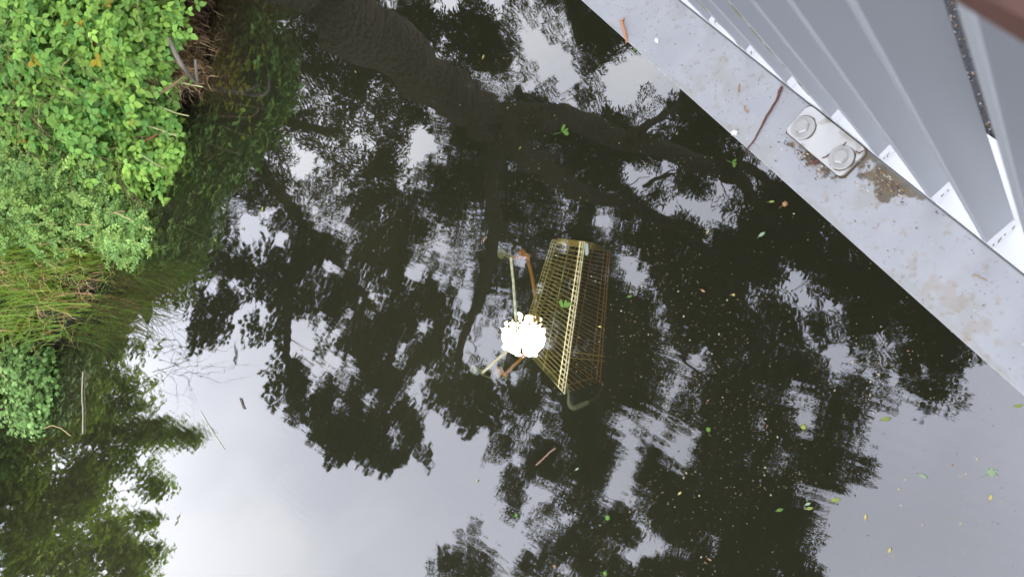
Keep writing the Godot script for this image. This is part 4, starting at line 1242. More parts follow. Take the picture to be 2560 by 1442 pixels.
	# unseen big trees added behind the bridge to shade its railing from the sky
	var nw := ["tall unseen tree added on the near bank behind the bridge to shade the railing", "wide unseen tree added on the near bank upstream of the bridge to shade the railing", "tall unseen tree added on the near bank downstream of the bridge to shade the railing"]
	var nat := [Vector3(1.0, 0, 9.6), Vector3(7.5, 0, 9.4), Vector3(-6.0, 0, 9.4)]
	for i in 3:
		var base: Vector3 = nat[i]
		base.y = ground_y(base.x, base.z)
		var t := thing("added_near_bank_tree", nw[i], "tree", Transform3D(Basis(), base))
		var st := MB.new()
		st.tube([Vector3(0, -0.2, 0), Vector3(0.1, 3, 0), Vector3(0, 7, 0.2), Vector3(0, 11, 0)], [0.4, 0.3, 0.2, 0.06], 9)
		var pl := []
		var tn := []
		for c in 22:
			var cc := Vector3(rng.randfn(0, 2.1), rng.randf_range(3.2, 13.0), rng.randfn(-1.0, 1.7))
			st.tube([Vector3(0, cc.y * 0.6, 0), cc], [0.09, 0.03], 5)
			for j in 260:
				var d := Vector3(rng.randfn(0, 1), rng.randfn(0, 0.7), rng.randfn(0, 1)) * 1.0
				pl.append(Transform3D(Basis.from_euler(Vector3(rng.randfn(0, 0.4), rng.randf() * TAU, rng.randfn(-0.2, 0.4))).scaled(Vector3.ONE * 1.3), cc + d))
				tn.append(Color(0.05, 0.085, 0.02) * rng.randf_range(0.7, 1.3))
		part("trunk", st.mesh(bark), t)
		scatter("crown", bough(rng, lm, false), pl, tn, t)
	# bare twigs hanging low over the water's edge
	var tp: Array = [Vector3(-1.747, 1.774, -12.377), Vector3(-1.909, 2.011, -12.252), Vector3(-1.988, 2.262, -12.037), Vector3(-1.935, 2.503, -11.843), Vector3(-2.221, 2.641, -11.589), Vector3(-2.403, 2.413, -11.757), Vector3(-2.516, 2.249, -11.938)]
	var b2 := MB.new()
	for t in tp:
		for k in 5:
			var q: Vector3 = t + Vector3(rng.randf_range(-0.3, 0.3), rng.randf_range(-0.2, 0.2), rng.randf_range(-0.3, 0.3))
			var d := Vector3(rng.randf_range(-0.4, 0.4), rng.randf_range(0.3, 1.0), rng.randf_range(-0.2, 0.6)).normalized()
			var tw := [q]
			for s in 6:
				q += d * 0.16
				d = (d + Vector3(rng.randf_range(-0.5, 0.5), rng.randf_range(-0.5, 0.3), rng.randf_range(-0.5, 0.5))).normalized()
				tw.append(q)
			b2.tube(tw, [0.005, 0.004, 0.004, 0.003, 0.003, 0.002, 0.001], 4)
	for i in tp.size() - 1:
		b2.tube([tp[i], tp[i + 1]], [0.006], 4)
	for i in b2.v.size():
		b2.v[i] -= trees[1].position
	part("bare_twigs", b2.mesh(twigm), trees[1])
	var lit := leaf_mat(0.85, 0.5)
	var bright_narrow := spray_narrow(rng, lit)
	var bright_broad := spray_broad(rng, lit)
	# smaller trees along the far bank downstream
	var bt: Array = [[Vector3(-4.349, 1.09, -13.307), 0.501],
	[Vector3(-3.732, 1.594, -13.493), 0.487],
	[Vector3(-3.818, 2.257, -13.469), 0.471],
	[Vector3(-3.352, 2.497, -13.077), 0.288],
	[Vector3(-5.406, 1.491, -13.455), 0.552],
	[Vector3(-4.928, 2.046, -13.104), 0.492],
	[Vector3(-4.448, 2.483, -13.063), 0.36],
	[Vector3(-3.934, 2.757, -13.018), 0.263],
	[Vector3(-6.252, 1.505, -13.635), 0.558],
	[Vector3(-6.433, 2.274, -13.551), 0.582],
	[Vector3(-5.884, 2.785, -13.252), 0.407],
	[Vector3(-6.443, 3.1, -12.99), 0.409],
	[Vector3(-3.809, 3.181, -12.638), 0.206],
	[Vector3(-3.836, 3.458, -12.421), 0.163],
	[Vector3(-3.681, 2.939, -12.885), 0.191],
	[Vector3(-4.811, 3.188, -12.721), 0.133],
	[Vector3(-5.501, 3.167, -12.874), 0.163],
	[Vector3(-6.102, 3.256, -12.822), 0.224],
	[Vector3(-2.985, 2.286, -13.063), 0.285],
	[Vector3(-2.747, 1.783, -12.911), 0.342],
	[Vector3(-2.227, 1.975, -12.808), 0.31],
	[Vector3(-3.207, 1.571, -12.805), 0.403]]
	var groups := [[0, 1, 2, 3, 12, 13, 14], [4, 5, 6, 7, 15], [8, 9, 10, 11, 16, 17], [18, 19, 20, 21]]
	var words := ["bushy green tree on the left bank whose leafy tip trails furthest over the sky reflection", "layered green tree on the left bank between the two bushier ones", "tall green tree on the left bank lowest in the reflection", "small thin-leaved tree on the left bank just beyond the sedge"]
	for gi in 4:
		var root: Vector3 = bt[groups[gi][0]][0]
		root.z -= 0.8
		root.y = ground_y(root.x, root.z)
		var t := thing("bank_sapling", words[gi], "tree", Transform3D(Basis(), root), "young trees along the left bank")
		var pl := []
		var tn := []
		var st := MB.new()
		st.tube([Vector3(0, -0.1, 0), Vector3(0.03, 0.6, 0.05), Vector3(0.05, 1.2, 0.1)], [0.06, 0.04, 0.015], 7)
		for k in groups[gi]:
			var c: Vector3 = bt[k][0] - root
			var r: float = bt[k][1]
			st.tube([Vector3(0.04, clampf(c.y - 0.9, 0.3, 1.1), 0.08), c * 0.5 + Vector3(0, 0.1, 0.1), c], [0.012, 0.008, 0.004], 5)
			for i in int((680.0 if r > 0.4 else 330.0) * r / 0.5):
				var d := Vector3(rng.randfn(0, 0.6), rng.randfn(0, 0.42), rng.randfn(0, 0.6)) * r
				if r < 0.4:
					d = Vector3(d.x * 0.6, d.y * 2.4, d.z * 0.6)
				# layered boughs
				d.y = lerpf(d.y, roundf(d.y / (r * 0.36)) * r * 0.36, 0.75)
				var s := rng.randf_range(0.8, 1.3)
				pl.append(Transform3D(Basis.from_euler(Vector3(rng.randfn(0, 0.25), rng.randf() * TAU, rng.randfn(-0.2, 0.2))).scaled(Vector3(s, s, s)), c + d))
				var g := rng.randf_range(0.7, 1.3)
				tn.append(Color(0.31 * g, 0.41 * g, 0.09 * g))
		part("trunk", st.mesh(bark), t)
		scatter("crown", bright_narrow if gi != 1 else bright_broad, pl, tn, t)

# ---------------------------------------------------------------- plants on the bank
func bramble_leaf(rng: RandomNumberGenerator, m: Material) -> ArrayMesh:
	var b := MB.new()
	b.tube([Vector3.ZERO, Vector3(0.03, 0.006, 0), Vector3(0.055, 0.006, 0)], [0.0016, 0.0013, 0.001], 4, Color(0.9, 0.75, 0.6))
	var w := [0.02, 0.26, 0.335, 0.29, 0.15, 0.0]
	for q in [[0.0, 0.085, 0.062], [1.4, 0.07, 0.042], [-1.4, 0.07, 0.042]]:
		var d := Vector3(cos(q[0]), rng.randf_range(-0.15, 0.1), sin(q[0]))
		b.leaf(Vector3(q[2], 0.006, 0), d, Vector3(rng.randf_range(-0.2, 0.2), 1, rng.randf_range(-0.2, 0.2)), q[1] * rng.randf_range(0.88, 1.1), w, 0.22, rng.randf_range(0.05, 0.25), Color.WHITE * rng.randf_range(0.88, 1.1))
	return b.mesh(m)

func shrub_sprig(rng: RandomNumberGenerator, m: Material) -> ArrayMesh:
	var b := MB.new()
	b.tube([Vector3.ZERO, Vector3(0.1, 0.02, 0.005), Vector3(0.2, 0.015, -0.005)], [0.002, 0.0016, 0.001], 4, Color(0.8, 0.7, 0.5))
	for i in 11:
		var t := i / 10.0
		var s := 1.0 if i % 2 else -1.0
		b.leaf(Vector3(0.02 + 0.18 * t, 0.015, 0), Vector3(0.7, rng.randf_range(-0.2, 0.4), s * rng.randf_range(0.4, 1.0)), Vector3(rng.randf_range(-0.3, 0.3), 1, rng.randf_range(-0.3, 0.3)), rng.randf_range(0.03, 0.05), [0.02, 0.26, 0.24, 0.0], 0.2, 0.15, Color.WHITE * rng.randf_range(0.85, 1.15))
	return b.mesh(m)

func mound(rng: RandomNumberGenerator, r: float, h: float, count: int) -> Array:
	# places over the upper, outer side of a low mound; each [transform, how far out]
	var o := []
	while o.size() < count:
		var d := Vector3(rng.randfn(0, 1), rng.randfn(0.25, 1), rng.randfn(0.3, 1)).normalized()
		if d.y < -0.25:
			continue
		var k := 1.0 - 0.4 * pow(rng.randf(), 1.6)
		var wob := 1.0 + 0.5 * lump.get_noise_3d(d.x * 110.0 + r * 700.0, d.y * 110.0, d.z * 110.0 + h * 500.0)
		var p := Vector3(d.x * r, d.y * h, d.z * r) * k * wob
		var up := (d * 0.5 + Vector3(rng.randfn(0, 0.32), 0.75, rng.randfn(0.15, 0.32))).normalized()
		var side := up.cross(Vector3(rng.randf_range(-1, 1), rng.randf_range(-0.2, 0.2), rng.randf_range(-1, 1))).normalized()
		o.append([Transform3D(Basis(side, up, side.cross(up)), p), k * wob])
	return o

func build_bank(rng: RandomNumberGenerator, lm: Material, twigm: Material) -> void:
	var br := [[Vector3(1.699, 1.057, -8.74), 0.85, 0.42],
	[Vector3(1.799, 0.684, -8.072), 0.8, 0.42],
	[Vector3(1.87, 0.473, -7.871), 0.6, 0.42],
	[Vector3(1.209, 0.675, -8.645), 0.75, 0.5],
	[Vector3(1.238, 0.246, -8.232), 0.55, 0.42],
	[Vector3(0.923, 0.783, -9.218), 0.7, 0.5],
	[Vector3(0.726, -0.007, -8.213), 0.5, 0.42],
	[Vector3(0.695, 0.212, -8.797), 0.6, 0.45]]
	var bl := ["bramble thicket in the far upper corner of the bank", "light green bramble thicket at the top of the bank between corner and dry grass", "bramble clump at the bank edge beside the dry grass tuft", "broad-leaved bramble clump in the middle of the slope", "bramble clump overhanging the dark water behind the grey snag", "dark green bramble clump at the left edge of the slope", "lowest bramble clump trailing its leaves into the river", "bramble clump between the slope middle and the small-leaved shrubs"]
	var kinds := []
	for k in 4:
		kinds.append(bramble_leaf(rng, lm))
	for i in br.size():
		var at: Vector3 = br[i][0]
		var t := thing("bramble_bush", bl[i], "bramble", Transform3D(Basis(), at), "brambles on the river bank")
		var spots := mound(rng, br[i][1], br[i][2] + 0.12, int(1700 * br[i][1] * br[i][1] + 150))
		var towards := (EYE - at).normalized()
		spots.sort_custom(func(a, b): return a[0].origin.dot(towards) > b[0].origin.dot(towards))
		var pl := [[], [], [], []]
		var tn := [[], [], [], []]
		var hue := rng.randf()
		for j in spots.size():
			var g := rng.randf_range(0.75, 1.25)
			g *= 1.0 + 0.35 * lump.get_noise_3dv(spots[j][0].origin * 120.0 + at * 30.0)
			var c := Color(0.25 * g, 0.42 * g, 0.075 * g).lerp(Color(0.115, 0.275, 0.065) * g, clampf(hue * 0.55 + 0.1 + rng.randfn(0, 0.28), 0, 1))
			if rng.randf() < 0.012:
				c = Color(0.35, 0.26, 0.03)
			var s := rng.randf_range(0.7, 1.2)
			var tf: Transform3D = spots[j][0].scaled_local(Vector3(s, s, s))
			if j % 7 == 0 and j < 280:
				var m2: Mesh = tinted(kinds[j % 4], c)
				part("leaf", m2, t, tf)
			else:
				pl[j % 4].append(tf)
				tn[j % 4].append(c)
		for k in 4:
			scatter("foliage", kinds[k], pl[k], tn[k], t)
		# canes inside and arching out
		var b := MB.new()
		for k in 9:
			var d := Vector3(rng.randf_range(-1, 1), 0, rng.randf_range(-0.6, 1)).normalized()
			var p := Vector3(rng.randf_range(-0.2, 0.2), 0, rng.randf_range(-0.2, 0.2))
			b.tube([p, p + d * br[i][1] * 0.5 + Vector3.UP * br[i][2] * 1.1, p + d * br[i][1] * 1.0 + Vector3.UP * br[i][2] * 0.9, p + d * br[i][1] * 1.25 + Vector3.UP * br[i][2] * 0.3], [0.005, 0.004, 0.003, 0.002], 5)
		part("cane", b.mesh(mat(0.16, 0.12, 0.05, 0.8)), t)
		for k in 7:
			var q := MB.new()
			var p := Vector3(rng.randfn(0, 0.5) * br[i][1], br[i][2] * rng.randf_range(0.8, 1.15), rng.randfn(0, 0.5) * br[i][1])
			var d := Vector3(rng.randf_range(-1, 1), rng.randf_range(-0.25, 0.2), rng.randf_range(-0.7, 1)).normalized() * rng.randf_range(0.15, 0.4)
			smooth_tube(q, [p - d, p + Vector3.UP * 0.05, p + d - Vector3.UP * 0.03], [0.0035, 0.003, 0.0015], 4)
			part("dead_stem", q.mesh(mat(0.34, 0.25, 0.13, 0.9)), t)
	# long canes reaching over the water
	var cn := [[Vector3(1.424, 0.591, -7.804), Vector3(1.415, 0.376, -7.738), Vector3(1.391, 0.35, -7.354), Vector3(1.327, 0.344, -6.825)],
	[Vector3(1.293, 0.448, -8.031), Vector3(1.195, 0.345, -7.806), Vector3(1.089, 0.342, -7.335), Vector3(1.047, 0.345, -6.986)],
	[Vector3(1.096, 0.546, -8.551), Vector3(0.87, 0.344, -8.435), Vector3(0.644, 0.346, -7.849), Vector3(0.52, 0.346, -7.31)],
	[Vector3(0.961, 0.35, -7.928), Vector3(0.903, 0.343, -7.515), Vector3(0.847, 0.346, -7.147)],
	[Vector3(1.135, 0.348, -8.34), Vector3(0.962, 0.344, -8.034), Vector3(0.763, 0.345, -7.838)],
	[Vector3(0.739, 0.349, -7.929), Vector3(0.817, 0.343, -7.7), Vector3(0.882, 0.349, -7.476)],
	[Vector3(0.463, 0.607, -8.907), Vector3(0.445, 0.41, -8.816), Vector3(0.56, 0.346, -8.398)],
	[Vector3(-0.001, 0.346, -8.2), Vector3(-0.055, 0.344, -7.744), Vector3(-0.111, 0.349, -7.33)],
	[Vector3(-0.113, 0.349, -8.718), Vector3(0.003, 0.344, -8.157), Vector3(0.027, 0.347, -7.963)]]
	var cw := ["upper pale bramble cane with paired leaves reaching over the water past the snag", "second pale bramble cane reaching furthest over the dark water", "long green bramble cane trailing down to the water below the canes", "short green cane ending just off the bank above the red stem", "thin yellow cane hanging straight down the bank", "bare red stem sticking out above the dark undercut", "red arched stem lying in the small-leaved shrub", "leafy cane reaching out above the sedge", "tan dead stem lying along the top of the sedge"]
	for i in cn.size():
		var b := MB.new()
		smooth_tube(b, cn[i], [0.010, 0.009, 0.0075, 0.005], 6)
		var red := i == 5 or i == 6
		var m := mat(0.22, 0.07, 0.03, 0.7) if red else mat(0.44, 0.44, 0.2, 0.7) if i != 8 else mat(0.3, 0.2, 0.09, 0.8)
		var t := thing("bramble_cane", cw[i], "bramble cane", Transform3D(Basis(), cn[i][0]))
		var tf := Transform3D(Basis(), -cn[i][0])
		part("stem", b.mesh(m), t, tf)
		if not red and i != 8 and i != 4:
			for k in 9:
				var q: Vector3 = cn[i][min(k / 3, cn[i].size() - 2)].lerp(cn[i][min(k / 3 + 1, cn[i].size() - 1)], (k % 3) / 3.0)
				var g := rng.randf_range(0.8, 1.2)
				var bs := Basis.from_euler(Vector3(rng.randfn(0, 0.3), rng.randf() * TAU, rng.randfn(0, 0.3))).scaled(Vector3.ONE * rng.randf_range(0.6, 0.95))
				part("leaf", tinted(kinds[k % 4], Color(0.10, 0.22, 0.05) * g), t, Transform3D(bs, q - cn[i][0] + Vector3(0, 0.01, 0)))
	# small-leaved shrubs
	var sh := [[Vector3(0.401, 0.735, -9.345), 0.7, 0.5],
	[Vector3(0.323, 0.39, -9.03), 0.65, 0.5],
	[Vector3(-0.102, 0.609, -9.232), 0.6, 0.5],
	[Vector3(0.139, 0.044, -8.867), 0.5, 0.42],
	[Vector3(-0.178, -0.004, -8.417), 0.32, 0.3]]
	var sw := ["fine-leaved pale green shrub at the left edge above the sedge", "fine-leaved yellow-green shrub in the middle of the slope", "fine-leaved shrub right behind the sedge tufts", "fine-leaved green shrub leaning over the undercut", "small fine-leaved shrub dipping into the river above the sedge"]
	var sk := []
	for k in 3:
		sk.append(shrub_sprig(rng, lm))
	for i in sh.size():
		var t := thing("small_leaved_shrub", sw[i], "shrub", Transform3D(Basis(), sh[i][0]), "shrubs on the river bank")
		var spots := mound(rng, sh[i][1], sh[i][2] + 0.12, int(2300 * sh[i][1] * sh[i][1] + 150))
		var pl := [[], [], []]
		var tn := [[], [], []]
		for j in spots.size():
			var g := rng.randf_range(0.75, 1.3)
			pl[j % 3].append(spots[j][0].scaled_local(Vector3.ONE * rng.randf_range(0.7, 1.2)))
			tn[j % 3].append(Color(0.30 * g, 0.44 * g, 0.11 * g).lerp(Color(0.19, 0.36, 0.11) * g, rng.randf()))
		for k in 3:
			scatter("foliage", sk[k], pl[k], tn[k], t)
		var b := MB.new()
		for k in 8:
			var d := Vector3(rng.randf_range(-1, 1), 0.6, rng.randf_range(-0.6, 1)).normalized()
			b.tube([Vector3(0, -0.1, 0), d * 0.3, d * 0.3 + Vector3(d.x, 0.3, d.z) * 0.3], [0.008, 0.006, 0.003], 5)
		part("stem", b.mesh(twigm), t)
	# sedge tufts with dead blades on the river side
	var se := [[Vector3(-0.554, 0.605, -9.257), 0.4, 0.5],
	[Vector3(-0.524, 0.342, -8.983), 0.38, 0.5],
	[Vector3(-0.659, 0.035, -8.969), 0.3, 0.4],
	[Vector3(-1.058, 0.424, -9.451), 0.4, 0.5],
	[Vector3(-1.099, 0.13, -9.326), 0.36, 0.45],
	[Vector3(-1.03, -0.001, -8.834), 0.26, 0.35],
	[Vector3(-1.576, 0.182, -9.832), 0.36, 0.45],
	[Vector3(-1.505, -0.003, -9.263), 0.3, 0.4]]
	var ew := ["bright sedge tuft at the left edge under the shrubs", "bright sedge tuft under the shrubs next to the left edge tuft", "sedge tuft below the leafy cane with green blades over the water", "yellow-green sedge tuft at the left edge in the middle of the sedge bed", "yellow-green sedge tuft in the middle of the sedge bed with brown blades", "sedge tuft nearest the water with most brown dead blades", "lowest sedge tuft at the left edge above the ivy", "lowest sedge tuft at the waterline trailing thin stems"]
	for i in se.size():
		var at: Vector3 = se[i][0]
		at.y = maxf(ground_y(at.x, at.z), 0.0)
		var t := thing("sedge_tuft", ew[i], "sedge", Transform3D(Basis(), at), "sedge tufts at the water's edge")
		var b := MB.new()
		var one := 0
		for k in 190:
			var a := rng.randf_range(-1.2, PI + 1.2)
			var d := Vector3(cos(a), 0, sin(a) * 0.8 + 0.25).normalized()
			var p := Vector3(rng.randfn(0, 0.5) * se[i][1] * 0.7, 0, rng.randfn(0, 0.5) * se[i][1] * 0.7)
			p.y = ground_y(at.x + p.x, at.z + p.z) - at.y
			var l: float = rng.randf_range(0.55, 1.05) * se[i][2] * 1.9
			var lean := rng.randf_range(0.25, 0.9)
			var dead := rng.randf() < (0.16 + (0.3 if d.z > 0.5 and i in [2, 4, 5, 7] else 0.0))
			var g := rng.randf_range(0.75, 1.25)
			var c := Color(0.42 * g, 0.54 * g, 0.09 * g).lerp(Color(0.26, 0.44, 0.11) * g, rng.randf())
			if dead:
				c = Color(0.48, 0.31, 0.16) * g
				lean = rng.randf_range(0.8, 1.2)
			var one_b := MB.new() if k % 8 == 0 else b
			blade(one_b, p, d, l, lean, rng.randf_range(0.005, 0.009), c, rng)
			if k % 8 == 0:
				part("blade", one_b.mesh(lm), t)
		var gr := part("blades", b.mesh(lm), t)
		gr.set_meta("kind", "stuff")
	# ivy-dark sycamore seedlings by the lower left edge
	var iv := [[Vector3(-2.071, 0.126, -10.322), 0.45, 0.4],
	[Vector3(-2.308, -0.001, -10.035), 0.4, 0.35],
	[Vector3(-2.683, -0.001, -10.116), 0.32, 0.3]]
	var iw := ["dark blue-green lobed-leaf seedling clump just below the sedge", "dark glossy lobed-leaf seedling clump hanging over the water at the left edge", "lowest lobed-leaf seedling clump with pale wet leaves touching the river"]
	var ik := []
	for k in 3:
		var b := MB.new()
		b.tube([Vector3.ZERO, Vector3(0.05, 0.01, 0)], [0.0016, 0.001], 4, Color(0.7, 0.5, 0.4))
		b.lobed(Vector3(0.05, 0.01, 0), Vector3(1, rng.randf_range(-0.3, 0.0), rng.randf_range(-0.2, 0.2)), Vector3.UP, 0.075, MAPLE, 0.2)
		ik.append(b.mesh(leaf_mat(0.5, 0.6)))
	for i in iv.size():
		var t := thing("sycamore_seedling", iw[i], "seedling", Transform3D(Basis(), iv[i][0]), "seedlings at the lower bank")
		var spots := mound(rng, iv[i][1], iv[i][2] + 0.1, 620)
		var pl := [[], [], []]
		var tn := [[], [], []]
		for j in spots.size():
			var g := rng.randf_range(0.7, 1.3)
			pl[j % 3].append(spots[j][0].scaled_local(Vector3.ONE * rng.randf_range(0.45, 1.0)))
			tn[j % 3].append(Color(0.10 * g, 0.20 * g, 0.05 * g).lerp(Color(0.19, 0.32, 0.10) * g, rng.randf()))
		for k in 3:
			scatter("foliage", ik[k], pl[k], tn[k], t)
		var b := MB.new()
		for k in 7:
			var d := Vector3(rng.randf_range(-1, 1), 0.5, rng.randf_range(-0.4, 1)).normalized()
			b.tube([Vector3(0, -0.1, 0), d * 0.25, d * 0.42], [0.006, 0.004, 0.002], 5)
		part("stem", b.mesh(twigm), t)
	# dry grass at the bank edge
	var dg := [[Vector3(2.213, 0.005, -7.654), 0.4, 0.25],
	[Vector3(1.814, 0.05, -7.621), 0.32, 0.25],
	[Vector3(1.556, 0.066, -7.574), 0.25, 0.2],
	[Vector3(2.447, -0.001, -7.464), 0.35, 0.2]]
	var dw := ["dry brown grass tuft on the eroded bank edge above the snag", "matted dead grass and roots hanging over the water beside the snag", "thin matted dead grass on the bank edge right behind the snag foot", "dry brown grass tuft at the top frame edge of the bank"]
	for i in dg.size():
		var at: Vector3 = dg[i][0]
		at.y = maxf(ground_y(at.x, at.z), 0.0)
		var t := thing("dry_grass_tuft", dw[i], "dry grass", Transform3D(Basis(), at), "dead grass on the bank edge")
		var b := MB.new()
		for k in 560:
			var a := rng.randf_range(-0.6, PI + 0.6)
			var d := Vector3(cos(a), 0, sin(a)).normalized()
			var p := Vector3(rng.randfn(0, 0.55) * dg[i][1], 0, rng.randfn(0, 0.55) * dg[i][1])
			p.y = ground_y(at.x + p.x, at.z + p.z) - at.y
			var c := Color(0.36, 0.25, 0.14) * rng.randf_range(0.5, 1.4)
			blade(b, p, d, rng.randf_range(0.25, 0.55), rng.randf_range(0.7, 1.4), rng.randf_range(0.003, 0.0065), c, rng)
		part("blades", b.mesh(lm), t).set_meta("kind", "stuff")
	# low undergrowth that covers the soil everywhere else on the far bank
	var ub := MB.new()
	for k in 5:
		var a := TAU * k / 5.0 + rng.randf()
		ub.leaf(Vector3.ZERO, Vector3(cos(a), 0.35, sin(a)), Vector3.UP, rng.randf_range(0.06, 0.12), [0.02, 0.25, 0.24, 0.0], 0.2, 0.3, Color.WHITE * rng.randf_range(0.8, 1.2))
	var pl := []
	var tn := []
	for i in 26000:
		var near := i < 17000
		var x := rng.randf_range(-7.0, 4.2) if near else rng.randf_range(-22.0, 12.0)
		var d := (0.42 if x > -1.6 else 0.03) + (pow(rng.randf(), 1.3) * 3.2 if near else rng.randf() * 12.0)
		var z := shore_z(x) - d / 0.92
		var p := Vector3(x, ground_y(x, z) + rng.randf() * 0.14, z)
		var s := rng.randf_range(0.6, 1.4) * (1.0 if near else 2.2)
		pl.append(Transform3D(Basis.from_euler(Vector3(rng.randfn(0.25, 0.3), rng.randf() * TAU, rng.randfn(0, 0.3))).scaled(Vector3(s, s, s)), p))
		var g := rng.randf_range(0.6, 1.3)
		tn.append(Color(0.14 * g, 0.24 * g, 0.055 * g))
	var ug := scatter("undergrowth", ub.mesh(lm), pl, tn, self)
	tag(ug, "low green weeds covering the river bank between the bushes", "undergrowth")
	# weathered snag, root and submerged weed
	var grey := mat(0.20, 0.175, 0.145, 0.9)
	grained(grey, 12.0, 0.8, noise_tex(0.04, 256, false, 4.0, 44))
	var t1 := thing("snag", "weathered grey dead branch leaning from the dry grass into the water", "dead branch", Transform3D(Basis(), Vector3.ZERO))
	var b := MB.new()
	smooth_tube(b, [Vector3(1.753, 0.549, -7.253), Vector3(1.589, 0.496, -7.134), Vector3(1.497, 0.375, -7.165), Vector3(1.48, 0.03, -7.582)], [0.016, 0.024, 0.02, 0.014], 9)
	part("stem", b.mesh(grey), t1)
	b = MB.new()
	smooth_tube(b, [Vector3(1.602, 0.347, -7.062), Vector3(1.502, 0.25, -7.186), Vector3(1.475, 0.02, -7.583)], [0.012, 0.017, 0.014], 8)
	part("side_branch", b.mesh(grey), t1)
	var t2 := part("exposed_root", root_mesh([Vector3(1.273, 0.253, -8.084), Vector3(1.294, 0.45, -7.276), Vector3(1.426, 0.4, -7.104)], mat(0.16, 0.11, 0.05, 0.9)), self)
	tag(t2, "bare tan root crossing the snag just above the dark undercut", "root")
	var wd := [Vector3(1.574, -0.1, -7.016), Vector3(1.426, -0.1, -6.813), Vector3(1.643, -0.1, -7.195), Vector3(1.965, -0.1, -6.709), Vector3(2.113, -0.1, -7.053), Vector3(1.119, -0.1, -7.744), Vector3(0.994, -0.1, -7.277)]
	var ww := ["yellow-green submerged weed nearest the trunk reflection", "submerged weed just below the yellow-green one", "submerged weed touching the bank by the snag tip", "submerged olive weed beside the trunk reflection at the top", "submerged olive weed at the top left of the river", "submerged dark weed below the canes nearest the bank", "submerged dark weed below the canes further out"]
	for i in wd.size():
		b = MB.new()
		for k in 60 if i > 2 else 34:
			var p: Vector3 = Vector3(rng.randfn(0, 0.16), rng.randf_range(-0.12, 0.04), rng.randfn(0, 0.2))
			var c := Color(0.32, 0.33, 0.03) * rng.randf_range(0.5, 1.2) if i < 3 else Color(0.10, 0.14, 0.05) * rng.randf_range(0.5, 1.4)
			b.leaf(p, Vector3(rng.randf_range(-1, 1), rng.randf_range(-0.1, 0.3), rng.randf_range(-1, 1)), Vector3.UP, rng.randf_range(0.05, 0.12), [0.02, 0.2, 0.22, 0.12, 0.0], 0.1, 0.1, c)
		tag(part("water_weed", b.mesh(lm), self, Transform3D(Basis(), wd[i])), ww[i], "water weed", "weeds under the water by the bank")

func root_mesh(pts: Array, m: Material) -> ArrayMesh:
	var b := MB.new()
	smooth_tube(b, pts, [0.02, 0.016, 0.008], 7)
	return b.mesh(m)

func tinted(m: ArrayMesh, c: Color) -> ArrayMesh:
	var a := m.surface_get_arrays(0)
	var cols: PackedColorArray = a[Mesh.ARRAY_COLOR]
	for i in cols.size():
		cols[i] = cols[i] * c
	a[Mesh.ARRAY_COLOR] = cols
	var o := ArrayMesh.new()
	o.add_surface_from_arrays(Mesh.PRIMITIVE_TRIANGLES, a)
	o.surface_set_material(0, m.surface_get_material(0))
	return o

func blade(b: MB, p: Vector3, d: Vector3, l: float, lean: float, w: float, c: Color, rng: RandomNumberGenerator) -> void:
	var side := d.cross(Vector3.UP).normalized()
	var prev_a := -1
	var prev_b := -1
	var q := p
	var ang := rng.randf_range(0.1, 0.4)
	var twist := rng.randf_range(-0.4, 0.4)
	for i in 7:
		var t := i / 6.0
		var dir := d * sin(ang) + Vector3.UP * cos(ang)
		var nn := (d * cos(ang) - Vector3.UP * sin(ang)) * -1.0
		var ww := w * (1.0 - pow(t, 2.2)) + 0.0004
		var s2 := (side + d * twist * t).normalized()
		var x := b.vert(q - s2 * ww, nn, c, Vector2(0, t))
		var y := b.vert(q + s2 * ww, nn, c, Vector2(1, t))
		if i > 0:
			b.tri(prev_a, prev_b, x)
			b.tri(prev_b, y, x)
		prev_a = x
		prev_b = y
		q += dir * l / 6.0
		ang += lean * 0.42 * (0.5 + t)

